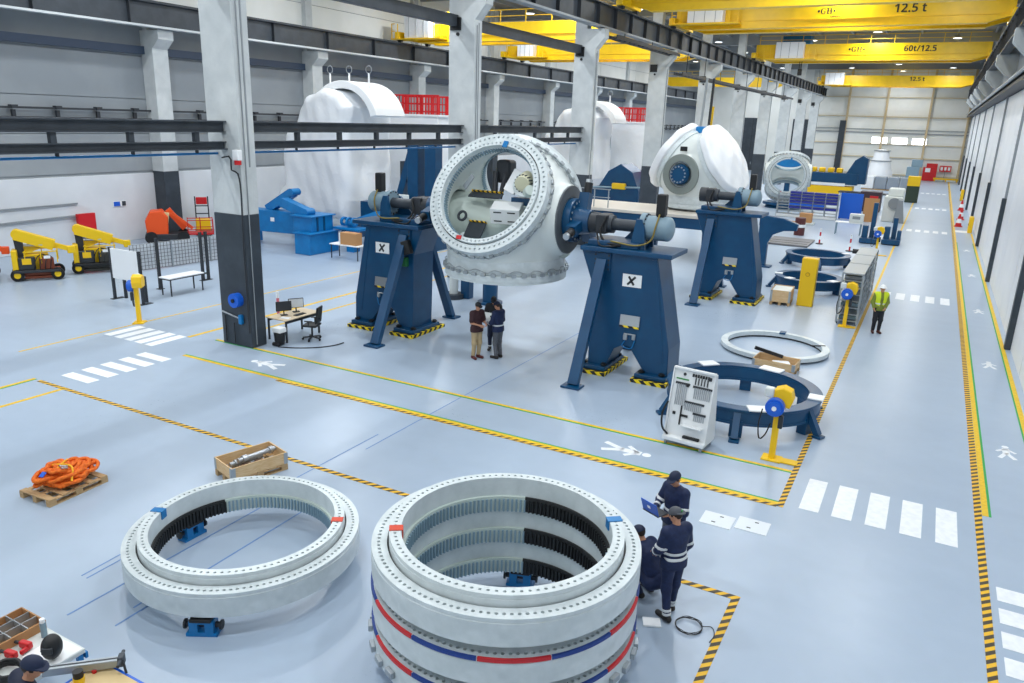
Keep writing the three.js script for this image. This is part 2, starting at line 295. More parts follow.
function walker(x, z, turn, s = 1) {   // painted pedestrian: head, body, striding legs, arms
  const g = nb(), Y = 0.003, m = mat4(x, Y, z, turn);
  const seg = (a, b, w) => { const l = nb().bar([a[0], 0, a[1]], [b[0], 0, b[1]], w * s, 0.003); g.add(l.l[0], m); };
  const k = (p) => [p[0] * s, p[1] * s];
  g.add(new THREE.CylinderGeometry(0.1 * s, 0.1 * s, 0.003, 16), m.clone().multiply(mat4(0, 0, -0.55 * s)));
  seg(k([0, -0.42]), k([0, 0.05]), 0.2); seg(k([0, 0]), k([-0.2, 0.5]), 0.13); seg(k([0, 0]), k([0.22, 0.45]), 0.13); seg(k([0, -0.36]), k([-0.26, -0.05]), 0.1); seg(k([0, -0.36]), k([0.26, -0.1]), 0.1);
  g.build('pedestrian_symbol', M.lineWhite, floor);
}
walker(-5.2, -15.2, -Math.PI / 2); walker(-16.2, -15.2, Math.PI / 2);
for (const z of [-19.9, -27.8, -36.5, -46, -56]) walker(2.48, z, 0, 0.75);
// thin blue survey lines drawn on the floor
for (const [a, b, w] of [[[-10.06, -12.1], [-10.05, -24.5], 0.025], [[-10.35, -9.4], [-10.35, -12.9], 0.025], [[-10.0, -5.3], [-10.05, -10.3], 0.03], [[-9.2, -5.5], [-9.3, -9.9], 0.03], [[-10.75, -6.0], [-10.8, -6.9], 0.025], [[-10.62, -6.0], [-10.66, -6.9], 0.025], [[-9.35, -5.9], [-9.4, -6.6], 0.03], [[-9.2, -5.9], [-9.25, -6.6], 0.03]])
  nb().bar([a[0], 0.003, a[1]], [b[0], 0.003, b[1]], w, 0.003).build('blue_line', M.lineBlue, floor);
for (const [x, z] of [[-2.55, -13.15], [-1.93, -13.28]]) {  // white access hatches in the floor
  const h = nb().rbox(x, 0.004, z, 0.58, 0.014, 0.5, 0.004, 0.0).build('access_hatch', std(0xe0e6eb, 0.5), floor);
  nb().box(x - 0.05, 0.012, z + 0.12, 0.07, 0.006, 0.03).box(x + 0.05, 0.012, z - 0.14, 0.07, 0.006, 0.03).build('lifting_eye', M.dark, h);
}
// ------------------------------------------------------------ concrete columns between the two bays
const COLZ = [...Array(10).keys()].map(k => -16.35 - 12.85 * k);
const ordinal = ['nearest', 'second', 'third', 'fourth', 'fifth', 'sixth', 'seventh', 'eighth', 'ninth', 'farthest'];
{
  const shaft = nb().ext([[-0.7, 4.12], [0.56, 4.12], [0.56, 11.0], [1.08, 11.6], [1.08, 12.05], [0.0, 12.05], [0.0, 15.85], [-0.7, 15.85]], 0.58, mat4(0, 0, -0.29), 0.0).geo();
  const foot = nb().rbox(-0.07, 2.06, 0, 1.28, 4.12, 0.6, 0.03).geo();
  const groove = nb().box(0.568, 8.2, -0.05, 0.018, 5.4, 0.05).cyl([0.585, 0.1, 0.12], [0.585, 10.8, 0.12], 0.018, 0.018, 8).geo();
  const brack = nb().box(-0.35, 10.85, 0.33, 0.5, 0.5, 0.1).cyl([-0.25, 10.45, 0.29], [-0.25, 10.45, 0.36], 0.07).geo();
  COLZ.forEach((z, i) => {
    const t = thing('concrete_column', `${ordinal[i]} concrete column of the row between the two bays, dark painted foot`, 'column', [-18.3, 0, z], 0, 'columns between the bays');
    mesh('shaft', shaft, M.concrete, t); mesh('painted_foot', foot, M.colDark, t); mesh('conduit', groove, M.grey, t); mesh('bracket', brack, M.black, t);
  });
  // wall columns of the side bay
  const ws = nb().ext([[-0.35, 3.7], [0.55, 3.7], [0.55, 10.1], [1.1, 10.55], [1.1, 11.0], [-0.35, 11.0]], 0.95, mat4(0, 0, -0.475)).box(-0.2, 14, 0, 0.35, 6, 0.6).geo();
  const wf = nb().box(0.1, 1.85, 0, 0.92, 3.7, 0.97).geo();
  for (let k = 0; k < 9; k++) {
    const z = -29 - 12.1 * k + 12.1, t = thing('wall_column', `${ordinal[k]} slim concrete column standing against the left wall`, 'column', [X0 + 0.42, 0, z], 0, 'columns along the left wall');
    mesh('shaft', ws, M.concrete, t); mesh('painted_foot', wf, M.colDark, t);
  }
}
// ------------------------------------------------------------ crane runways
function runway(x, y0, y1, zA, zB, w, step, label, light) {
  const t = thing('crane_runway', label, 'runway beam', [x, 0, 0]);
  nb().box(0, (y0 + y1) / 2, (zA + zB) / 2, 0.04, y1 - y0 - 0.08, zA - zB).build('web', M.steelDark, t);
  nb().box(0, y1 - 0.03, (zA + zB) / 2, w, 0.06, zA - zB).build('top_flange', M.steelDark, t);
  nb().box(0, y0 + 0.05, (zA + zB) / 2, w, 0.1, zA - zB).build('bottom_flange', light, t);
  nb().box(0, y1 + 0.04, (zA + zB) / 2, 0.07, 0.08, zA - zB).build('rail', M.steelDark, t);
  const g = nb().box(0, (y0 + y1) / 2, 0, w - 0.06, y1 - y0 - 0.16, 0.025).geo();
  for (let z = zA - 0.5; z > zB; z -= step) { const m = mesh('stiffener', g, M.dark, t); m.position.z = z; }
  return t;
}
runway(-17.55, 12.1, 13.35, 7.6, -136.6, 0.5, 2.54, 'dark steel crane runway along the row of columns', M.grey);
runway(2.5, 11.9, 13.3, 7.6, -136.6, 0.5, 2.4, 'dark steel crane runway on corbels along right wall', M.steelDark);
runway(-36.85, 11.05, 12.3, 7.6, -136.6, 0.5, 4.84, 'dark steel crane runway along the left wall', std(0xc7ccce, 0.5));
{
  const cg = nb().ext([[0, 0], [-0.5, 0.25], [-1.15, 0.9], [-1.15, 1.5], [0, 1.5]], 0.9, mat4(0, 0, -0.45)).geo();
  for (let k = -2; k < 8; k++) { const z = -30.5 - 14.2 * k; if (z < Z1 + 1 || z > 6) continue; const m = mesh('corbel', cg, M.concrete, wallRight); m.position.set(X1, 10.4, z); }
  // longitudinal tie beams and bus-bar trusses between the columns
  for (let k = -1; k < 2; k++) {
    const za = k < 0 ? 7.6 : COLZ[k] - 0.3, zb = COLZ[k + 1] + 0.3;
    const names = ['nearest span', 'first to second column', 'second to third column', 'third to fourth column', 'fourth to fifth column'];
    tag(nb().rbox(-18.7, 10.98, (za + zb) / 2, 0.3, 0.45, za - zb, 0.02).build('tie_beam', M.steelDark, scene), `dark steel tie beam high up, ${names[k + 1]}`, 'beam', 'tie beams between the columns');
    const t = thing('busbar_truss', `dark steel busbar truss at half height, ${names[k + 1]}`, 'truss', [-18.35, 0, 0], 0, 'busbar trusses between the columns');
    const zc = (za + zb) / 2, L = za - zb - 0.02;
    nb().box(0, 6.62, zc, 0.06, 0.26, L).box(0, 6.77, zc, 0.34, 0.04, L).box(0, 6.48, zc, 0.24, 0.03, L).build('top_chord', M.steelDark, t);
    nb().box(0, 6.1, zc, 0.06, 0.18, L).box(0, 6.2, zc, 0.24, 0.03, L).box(0, 6.0, zc, 0.3, 0.03, L).build('bottom_chord', M.steelDark, t);
    for (let z = za - 0.35; z > zb + 0.1; z -= 2.03) nb().box(0, 6.35, z, 0.14, 0.3, 0.14).build('upright', M.steelDark, t);
    nb().cyl([-0.3, 5.86, za], [-0.3, 5.86, zb], 0.035, 0.035, 8).build('air_pipe', M.blueLight, t);
    const h = nb(); for (let z = za - 0.6; z > zb + 0.2; z -= 2.03) h.box(-0.3, 5.94, z, 0.05, 0.14, 0.08); stuff(h.build('pipe_hanger', M.dark, t));
  }
  // cable ladders under the runway
  for (const [za, zb, y, w] of [[-43, -55, 11.75, 'third and fourth column'], [-56, -103, 10.6, 'columns behind the covered hub']]) {
    const t = thing('cable_ladder', `dark cable ladder hung under the runway by the ${w}`, 'cable ladder', [-17.3, 0, 0]);
    for (const s of [-0.3, 0.3]) nb().box(s, y, (za + zb) / 2, 0.06, 0.2, za - zb).build('side_rail', M.dark, t);
    const g = nb(); for (let z = za - 0.3; z > zb; z -= 0.8) g.box(0, y, z, 0.6, 0.06, 0.1); stuff(g.build('rung', M.dark, t));
    const h = nb(); for (let z = za - 2; z > zb; z -= 5) h.cyl([0, y, z], [0, 12.1, z], 0.03, 0.03, 6); stuff(h.build('hanger', M.dark, t));
  }
}
// ------------------------------------------------------------ overhead cranes
const font = await new FontLoader().loadAsync('fonts/droid/droid_sans_bold.typeface.json');
const serif = await new FontLoader().loadAsync('fonts/droid/droid_serif_bold.typeface.json');
function textGeo(s, size, f = font, depth = 0.01) { const g = new TextGeometry(s, { font: f, size, depth, curveSegments: 3, bevelEnabled: false }); g.computeBoundingBox(); const b = g.boundingBox; g.translate(-(b.max.x + b.min.x) / 2, 0, 0); return g; }
function crane(z, xa, xb, y0, label, gap, texts, cab, h = 1.25, o = {}) {
  const t = thing('overhead_crane', label, 'crane', [0, 0, z]);
  const prof = [[xa + 0.3, y0 + 0.35], [xa + 1.6, y0], [xb - 1.6, y0], [xb - 0.3, y0 + 0.35], [xb - 0.3, y0 + h], [xa + 0.3, y0 + h]];
  for (const dz of gap ? [0, -gap] : [0]) {
    const gi = nb().ext(prof, 0.5, mat4(0, 0, dz - 0.5)).build('girder', M.craneYellow, t);
    nb().box((xa + xb) / 2, y0 + h * 0.34, dz + 0.03, xb - xa - 1.4, 0.06, 0.08).build('cable_rail', M.yellow, gi);
    nb().box((xa + xb) / 2, y0 - 0.02, dz - 0.25, xb - xa - 3.2, 0.05, 0.7).build('lower_flange', M.craneYellow, gi);
  }
  for (const x of [xa + 0.25, xb - 0.25]) {
    const e = nb().rbox(x, y0 + 0.42, -(gap || 0) / 2 - 0.25, 0.42, 0.5, (gap || 1) + 2.2, 0.04).build('end_carriage', M.craneYellow, t);
    for (const s of [1, -1]) nb().cyl([x - 0.16, y0 + 0.16, -(gap || 0) / 2 - 0.25 + s * ((gap || 1) / 2 + 0.7)], [x + 0.16, y0 + 0.16, -(gap || 0) / 2 - 0.25 + s * ((gap || 1) / 2 + 0.7)], 0.17).build('wheel', M.steelDark, e);
  }
  const hr = nb(); const top = y0 + h;
  for (let x = xa + 0.6; x <= xb - 0.4; x += 2.0) hr.box(x, top + 0.4, -0.05, 0.05, 0.8, 0.05);
  hr.box((xa + xb) / 2, top + 0.8, -0.05, xb - xa - 1, 0.05, 0.05).box((xa + xb) / 2, top + 0.4, -0.05, xb - xa - 1, 0.04, 0.04).build('handrail', M.yellow, t);
  for (const [s, x, y, size, f] of texts || []) { const m = mesh('lettering', textGeo(s, size, f), M.black, t); m.position.set(x, y0 + y, 0.0); }
  if (cab) {
    const [x, w, hh, dy, blue] = cab;
    const c = nb().rbox(x, y0 + dy + hh / 2, 0.45, w, hh, 0.8, 0.05).build('control_cabinet', M.wrap, t);
    const s = nb(); for (const q of [-0.3, 0, 0.3]) s.box(x + q * w, y0 + dy + hh / 2, 0.86, 0.03, hh * 0.94, 0.03); s.build('door_seam', M.grey, c);
    nb().box(x, y0 + dy - 0.05, 0.35, w + 2.2, 0.08, 1.3).build('platform', M.yellow, t);
    const pr = nb(); for (const q of [-1, -0.75, 0.75, 1]) pr.box(x + q * (w / 2 + 1.05), y0 + dy + 0.5, 0.95, 0.05, 1.0, 0.05); for (const q of [-1, 1]) for (const yy of [0.5, 1]) pr.box(x + q * (w / 2 + 0.92), y0 + dy + yy, 0.95, 0.3, 0.05, 0.05); stuff(pr.build('platform_rail', M.yellow, t));
    if (blue) { const tr = nb().rbox(x + 0.3, top + 0.5, -gap / 2, 2.6, 0.8, 1.6, 0.1).cyl([x - 0.9, top + 0.5, -gap / 2], [x + 1.5, top + 0.5, -gap / 2], 0.5).build('hoist_trolley', M.blueLight, t); nb().cyl([x + 0.9, top, -gap / 2 - 0.1], [x + 0.9, y0 - 0.9, -gap / 2 - 0.1], 0.03).cyl([x + 0.7, top, -gap / 2 - 0.1], [x + 0.7, y0 - 0.9, -gap / 2 - 0.1], 0.03).rbox(x + 0.8, y0 - 1, -gap / 2 - 0.1, 0.4, 0.6, 0.3, 0.05).build('hook_block', M.black, t); }
  }
  return t;
}
crane(-46, -17.9, 2.8, 13.46, 'nearest yellow overhead crane, cut by the upper edge of the view', 0, [], null, 1.2);
crane(-55.5, -17.9, 2.8, 13.46, 'yellow double-girder overhead crane lettered 12.5 t', 2.4, [['\u2022GH\u2022', -7.8, 0.72, 0.34, serif], ['12.5 t', -3.0, 0.68, 0.5, font], ['CRANES', -7.2, 0.5, 0.13, font]], [-15.4, 2.4, 1.35, 0.3, false], 1.3);
crane(-82, -17.9, 2.8, 13.46, 'yellow double-girder overhead crane lettered 60t/12.5, blue hoist', 3, [['\u2022GH\u2022', -8.4, 0.72, 0.45, serif], ['60t/12.5', -3.1, 0.72, 0.5, font], ['CRANES', -7.9, 0.4, 0.16, font]], [-14.3, 2.6, 1.5, 0.1, true], 1.45);
crane(-129, -17.9, 2.8, 13.46, 'farthest yellow overhead crane before the end wall', 2.4, [['12.5 t', -4.6, 0.75, 0.55, font]], [-15.6, 2.6, 1.7, 0.12, false], 1.5);
crane(-50, -37.2, -18.95, 12.41, 'yellow overhead crane of the side bay between second and third column', 2.2, [], [-35.2, 2.2, 1.7, 0.2, false], 1.2);
crane(-66, -37.2, -18.95, 12.41, 'farther yellow overhead crane of the side bay', 2.2, [], [-34.6, 1.6, 1.0, 0.2, false], 1.2);
crane(-112, -37.2, -18.95, 12.41, 'distant yellow side bay crane seen between the columns', 0, [], null, 1.2);
// ------------------------------------------------------------ geared slewing bearings
const TAU = Math.PI * 2;
const arcPts = (r, a0, a1, n) => [...Array(n + 1).keys()].map(i => { const a = a0 + (a1 - a0) * i / n; return [r * Math.cos(a), r * Math.sin(a)]; });
function ringPlate(r0, r1, h, nHoles, rh, rHole) {   // flat annulus with real bolt holes, lying in xz, top at y = h
  const s = new THREE.Shape(); s.absarc(0, 0, r1, 0, TAU, false);
  const inn = new THREE.Path(); inn.absarc(0, 0, r0, 0, TAU, true); s.holes.push(inn);
  for (let i = 0; i < nHoles; i++) { const a = i * TAU / nHoles, p = new THREE.Path(arcPts(rHole, 0, TAU * 7 / 8, 7).map(q => new THREE.Vector2(rh * Math.cos(a) + q[0], rh * Math.sin(a) + q[1])).reverse()); s.holes.push(p); }
  return new THREE.ExtrudeGeometry(s, { depth: h, bevelEnabled: false, curveSegments: 72 });
}
function latheRing(r0, r1, y0, y1, c = 0.015, seg = 96) { return new THREE.LatheGeometry([[r0, y0], [r1 - c, y0], [r1, y0 + c], [r1, y1 - c], [r1 - c, y1], [r0, y1], [r0, y0]].map(p => new THREE.Vector2(...p)), seg); }
const RX = new THREE.Matrix4().makeRotationX(-Math.PI / 2);
function crease(g) { return toCreasedNormals(g, 0.6); }
const ringGeo = (() => {
  const HO = 0.38, HI = 0.53;       // heights of outer and inner ring
  const outer = nb().add(crease(latheRing(1.585, 1.79, 0, HO - 0.05))).add(ringPlate(1.585, 1.785, 0.05, 120, 1.69, 0.025).applyMatrix4(RX.clone().setPosition(0, HO - 0.05, 0))).geo();
  const inner = nb().add(crease(latheRing(1.40, 1.56, 0.0, HI - 0.05))).add(ringPlate(1.40, 1.555, 0.05, 96, 1.48, 0.023).applyMatrix4(RX.clone().setPosition(0, HI - 0.05, 0))).geo();
  const seal = nb().add(crease(latheRing(1.55, 1.592, 0.02, HO - 0.03, 0.004))).geo();
  const teeth = (k0, k1) => { // inward pointing gear teeth
    const b = nb(); const n = 132, w = TAU / n;
    for (let k = k0; k < k1; k++) {
      const a = k * w; const pts = [[1.41, a - w * 0.42], [1.33, a - w * 0.17], [1.33, a + w * 0.17], [1.41, a + w * 0.42]].map(([r, t]) => [r * Math.cos(t), r * Math.sin(t)]);
      b.ext(pts, 0.2, RX.clone().setPosition(0, 0.0, 0));
    }
    return b.geo();
  };
  const ledge = nb().add(crease(latheRing(1.36, 1.41, 0.0, 0.235, 0.01))).geo();
  const darkRim = nb().add(new THREE.LatheGeometry([[1.41, 0.236], [1.357, 0.236], [1.357, 0.001], [1.41, 0.001]].map(p => new THREE.Vector2(...p)), 24, Math.PI / 2, 29 / 132 * TAU)).geo();
  return { outer, inner, seal, ledge, darkRim, light: teeth(29, 132), dark: teeth(0, 29) };
})();
function slewRing(name, label, pos, turn, group, o = {}) {
  const t = thing(name, label, 'bearing ring', pos, turn, group);
  const ou = mesh('outer_ring', ringGeo.outer, M.ringWhite, t); const inn = mesh('inner_ring', ringGeo.inner, M.ringWhite, t);
  mesh('seal', ringGeo.seal, M.gearDark, t);
  mesh('gear_rim', ringGeo.ledge, M.ringInner, t); stuff(mesh('gear_teeth', ringGeo.light, M.gear, t)); const d = stuff( mesh('hardened_teeth', ringGeo.dark, M.gearDark, t)); mesh('hardened_rim', ringGeo.darkRim, M.gearDark, t); d.userData.label = 'black coated section of the gear teeth';
  const tab = (a, mat, nm, r = 1.48, w = 0.11) => nb().rbox(r * Math.cos(a), 0.535, r * Math.sin(a), w * 1.9, 0.02, 0.13, 0.006, -a).box((r - 0.09) * Math.cos(a), 0.47, (r - 0.09) * Math.sin(a), 0.015, 0.14, 0.13, -a).build(nm, mat, inn);
  if (o.blue !== undefined) tab(o.blue, M.blueLight, 'blue_marker'); if (o.red !== undefined) tab(o.red, std(0xd5492f, 0.5), 'red_marker', 1.47, 0.09);
  if (o.tape) {
    const n = 13, red = std(0xd02a30, 0.5), blu = std(0x20408c, 0.5);
    for (let i = 0; i < n; i++) {
      const a0 = i * TAU / n + 0.2, a1 = a0 + TAU / n * 0.985;
      const s = [...arcPts(1.803, a0, a1, 8), ...arcPts(1.792, a1, a0, 8)];
      nb().ext(s, 0.05, RX.clone().setPosition(0, 0.336, 0)).build('tape', i % 2 ? red : blu, ou);
      const s2 = [...arcPts(1.803, a0, a1, 8), ...arcPts(1.77, a1, a0, 8)]; nb().ext(s2, 0.004, RX.clone().setPosition(0, 0.381, 0)).build('tape', i % 2 ? red : blu, ou);
    }
  }
  if (o.clips) { const b = nb(); for (let i = 0; i < 36; i++) { const a = i * TAU / 36; b.rbox(1.82 * Math.cos(a), rr(0.05, 0.2), 1.82 * Math.sin(a), 0.06, 0.09, 0.16, 0.01, -a); } stuff(b.build('edge_clip', M.galv, ou)); }
  return t;
}
{ // bolt-on jacks
  const body = nb().ext([[-0.22, 0], [0.22, 0], [0.22, 0.05], [0.17, 0.05], [0.17, 0.24], [-0.17, 0.24], [-0.17, 0.05], [-0.22, 0.05]], 0.2, mat4(0, 0, -0.1), 0, [[[-0.05, 0.07], [-0.05, 0.2], [0.05, 0.2], [0.05, 0.07]].reverse()]).geo();
  const jack = (x, y, z, turn, label) => {
    const t = thing('ring_jack', label, 'jack', [x, y, z], turn, 'blue jacks under the bearing rings');
    mesh('body', body, M.blueLight, t); nb().rbox(0, 0.265, 0, 0.3, 0.05, 0.26, 0.01).build('pad', M.black, t);
    nb().cyl([-0.24, 0.14, 0], [0.24, 0.14, 0], 0.04).cyl([0.24, 0.14, 0.0], [0.27, 0.14, 0], 0.07).cyl([-0.27, 0.14, 0], [-0.24, 0.14, 0], 0.07).build('screw', M.dark, t);
  };
  jack(-8.02, 0, -6.05, 0.5, 'blue screw jack under the front of the single bearing ring'); jack(-10.28, 0, -7.7, 1.57, 'blue screw jack under the left side of the single bearing ring'); jack(-8.0, 0, -9.0, 2.6, 'blue screw jack under the back of the single bearing ring');
  slewRing('bearing_ring', 'single white geared bearing ring lying on blue jacks', [-8.78, 0.31, -7.55], 2.65, undefined, { blue: -0.85, red: 2.1 });
  const sx = -4.26, sz = -7.98;
  for (const [a, w] of [[-1.9, 'left rear'], [0.2, 'right'], [2.3, 'front left']]) jack(sx + 1.52 * Math.cos(a), -0.0, sz + 1.52 * Math.sin(a), -a + 1.57, `blue screw jack under the ${w} part of the stacked bearing rings`);
  const G3 = 'three stacked bearing rings';
  slewRing('bearing_ring', 'lowest of the three stacked white bearing rings, with red and blue tape', [sx, 0.31, sz], 0.49, G3, { tape: 1, clips: 1 });
  slewRing('bearing_ring', 'middle one of the three stacked white bearing rings, with red and blue tape', [sx, 0.84, sz], 0.49, G3, { tape: 1 });
  slewRing('bearing_ring', 'top one of the three stacked white bearing rings, untaped, with blue and red markers', [sx, 1.37, sz], 0.49, G3, { blue: -0.17, red: -3.26 });
  // spacers that keep the stacked rings apart
}
// ------------------------------------------------------------ rotor hubs
const hubShell = (() => {
  const dirs = [[0, 0.5, 0.866], [0, -1, 0], [0, 0.5, -0.866]];
  const f = (x, y, z) => {
    const r = Math.hypot(x, y, z); let o = r - 1.98, inn = r - 1.84, open = 1e9;
    for (const d of dirs) {
      const t = x * d[0] + y * d[1] + z * d[2], q = Math.sqrt(Math.max(0, r * r - t * t));
      const c = Math.max(q - 1.8, t - 1.22, -t); o = smin(o, c, 0.35);
      open = Math.min(open, Math.max(q - 1.5, 0.4 - t)); inn = smin(inn, Math.max(q - 1.5, t - 1.1, -t), 0.2);
    }
    const q = Math.hypot(y, z); o = smin(o, Math.max(q - 1.02, Math.abs(x) - 2.1), 0.25);
    open = Math.min(open, Math.max(q - 0.62, 1.2 - Math.abs(x)));
    return Math.max(o, -Math.min(inn, open));
  };
  return surfaceNet(f, [-2.3, -2.3, -2.3], [2.3, 2.3, 2.3], 0.06);
})();
const hubBearing = (() => ({
  outer: nb().add(crease(latheRing(1.66, 1.9, 0, 0.2))).add(ringPlate(1.66, 1.895, 0.05, 72, 1.78, 0.036).applyMatrix4(RX.clone().setPosition(0, 0.2, 0))).geo(),
  inner: nb().add(crease(latheRing(1.49, 1.63, -0.05, 0.27))).add(ringPlate(1.49, 1.625, 0.05, 72, 1.56, 0.03).applyMatrix4(RX.clone().setPosition(0, 0.27, 0))).geo(),
  seal: nb().add(crease(latheRing(1.62, 1.67, 0, 0.2, 0.004))).geo(),
  teeth: (() => { const b = nb(); for (let k = 0; k < 110; k++) { const a = k * TAU / 110; b.box(1.47 * Math.cos(a), 0.05, 1.47 * Math.sin(a), 0.06, 0.16, 0.04, -a); } return b.geo(); })(),
  clips: (() => { const b = nb(); for (let k = 0; k < 40; k++) { const a = k * TAU / 40; b.rbox(1.93 * Math.cos(a), -0.03, 1.93 * Math.sin(a), 0.07, 0.1, 0.14, 0.01, -a); } const pts = []; for (let k = 0; k < 80; k++) { const a = k * TAU / 80, r = 1.9 + 0.03 * (k % 2); pts.push(V(r * Math.cos(a), -0.1 - 0.06 * (k % 4 < 2 ? 1 : 0), r * Math.sin(a))); } b.tube(pts, 0.016, 240, 5, true); return b.geo(); })(),
}))();
function hub(label, pos, turn, tilt = 0, plain = false) {
  const t = thing('rotor_hub', label, 'rotor hub', pos, turn, 'wind turbine rotor hubs');
  const body = mesh('casting', hubShell, M.ringWhite2 || (M.ringWhite2 = std(0xdde3e1, 0.4, 0, { map: cloudy(0xeceeee, 0xffffff, 5, 5, 81, 2) })), t); body.rotation.x = tilt;
  [[0.5, 0.866], [-1, 0], [0.5, -0.866]].forEach((d, i) => {
    const g = new THREE.Group(); g.name = 'blade_bearing'; t.add(g);
    const n = V(0, d[0], d[1]).applyAxisAngle(V(1, 0, 0), tilt);
    g.quaternion.setFromUnitVectors(YUP, n); g.position.copy(n).multiplyScalar(i === 1 ? 1.6 : 1.22);
    mesh('outer_ring', hubBearing.outer, M.ringWhite, g); mesh('inner_ring', hubBearing.inner, M.ringWhite, g); mesh('seal', hubBearing.seal, M.gearDark, g); stuff(mesh('gear_teeth', hubBearing.teeth, M.gear, g)); if (!plain) stuff(mesh('edge_clip', hubBearing.clips, M.galv, g));
    if (i === 1) nb().add(crease(latheRing(1.6, 1.84, -0.42, 0))).build('adapter_ring', M.ringWhite, g);
    if (i === 0) { nb().rbox(1.53 * Math.cos(-1.45), 0.33, 1.53 * Math.sin(-1.45), 0.2, 0.04, 0.16, 0.01, 1.45).build('blue_marker', M.blueLight, g); nb().rbox(1.56 * Math.cos(1.85), 0.33, 1.56 * Math.sin(1.85), 0.16, 0.04, 0.12, 0.01).build('red_marker', M.red, g); }
  });
  for (const s of [-1, 1]) { const b = nb(); b.add(crease(latheRing(0.66, 1.0, 0, 0.06)), mat4(0, 0, 0)); const m = b.build('main_flange', std(0x555b60, 0.5), t); m.rotation.z = -s * Math.PI / 2; m.position.x = s * 2.08; }
  const ports = nb(); for (const [a, x] of [[0.62, 1.35], [-0.6, 1.3]]) { const n = V(x, Math.sin(a) * 1.5, Math.cos(a) * 1.45).normalize(); ports.cyl(n.clone().multiplyScalar(1.8), n.clone().multiplyScalar(2.03), 0.15); } ports.build('port', M.ringInner, t);
  return t;
}
const C1 = [-11.38, 4.3, -20.65];
{
  const h = hub('white rotor hub held between two blue stands, open bearing facing the viewer', C1, 0);
  // fittings inside the open hub
  const inside = new THREE.Group(); inside.name = 'interior_fittings'; h.add(inside);
  const hz = M.hazard3 || (M.hazard3 = std(0xffffff, 0.55, 0, { map: stripes(0xe8bd1c, 0x17181a, 0.16) }));
  nb().add(crease(new THREE.LatheGeometry([[0.5, -1.95], [0.86, -1.95], [0.8, -1.2], [0.66, -0.4], [0.62, 0.5], [0.7, 1.1], [0.9, 1.9], [0.5, 1.9]].map(p => new THREE.Vector2(...p)), 40)), mat4(0, -0.3, -0.25, 0, 0, -Math.PI / 2)).build('core_tube', M.ringInner, inside);
  nb().rbox(0.4, 0.12, 0.75, 0.9, 0.5, 0.55, 0.03, 0.25, 0.35).build('aluminium_cabinet', M.white, inside);
  { const cm = mat4(0.4, 0.12, 0.75, 0.25, 0.35); for (const [x, y] of [[-0.22, 0.14], [0.2, 0.14], [-0.22, -0.14], [0.2, -0.14]]) nb().add(new THREE.BoxGeometry(0.24, 0.035, 0.012), cm.clone().multiply(mat4(x, y, 0.277))).build('cabinet_slot', M.black, inside); }
  for (const [x, y, z, w, d, rx] of [[-0.75, -0.5, 0.68, 0.6, 0.55, 0.85], [-0.55, 0.55, 0.42, 1.1, 0.26, 0.5]]) { nb().box(x, y, z, w, 0.04, d, 0, rx).build('step_plate', M.steelDark, inside); nb().box(x, y + Math.sin(rx) * d / 2 + 0.02, z - Math.cos(rx) * d / 2, w, 0.1, 0.04, 0, rx).build('hazard_edge', hz, inside); }
  nb().cyl([0.95, 1.15, 0.5], [0.98, 1.0, 0.95], 0.24, 0.24, 24).build('pitch_motor', std(0xd9d6b8, 0.5), inside);
  nb().add(crease(latheRing(0.24, 0.4, 0, 0.08, 0.01)), mat4(0.98, 0.98, 0.7, 0, 1.1)).build('motor_flange', M.ringWhite, inside);
  const fins = nb(); for (let k = 0; k < 16; k++) { const a = k * TAU / 16; fins.box(0.97 + 0.245 * Math.cos(a), 1.03 + 0.245 * Math.sin(a), 0.85, 0.03, 0.03, 0.2); } stuff(fins.build('motor_fins', M.steelDark, inside));
  nb().box(0.85, 0.45, 0.35, 0.95, 0.22, 0.25).build('blue_bracket', M.blue, inside);
  nb().rbox(0.35, 1.0, 0.25, 0.4, 0.7, 0.1, 0.02, 0, -0.3, -0.4).build('cover_sheet', M.whitePaint, inside);
  nb().rbox(-0.95, 0.95, 0.75, 0.2, 0.5, 0.06, 0.08, -0.4, -0.3, -0.6).build('lug_plate', M.galv, inside);
  nb().add(crease(latheRing(0.1, 0.17, 0, 0.06, 0.01)), mat4(-1.15, -0.1, 0.75, 0, 1.2)).build('sling_ring', M.steelDark, inside);
  nb().sph(-1.15, -0.85, 0.65, 0.24, 1, 1, 0.3).build('oval_cover', M.ringWhite, inside);
  nb().rbox(-0.25, 1.25, -0.3, 0.5, 0.7, 0.5, 0.1).cyl([-0.45, 1.25, 0], [-0.35, 0.5, 0.2], 0.09).cyl([-0.1, 1.2, 0], [-0.2, 0.45, 0.15], 0.07).build('dark_linkage', M.dark, inside);
  nb().box(0.65, -0.95, 0.6, 0.7, 0.04, 0.4, 0, 0.7).build('hand_hole', M.grey, inside);
}
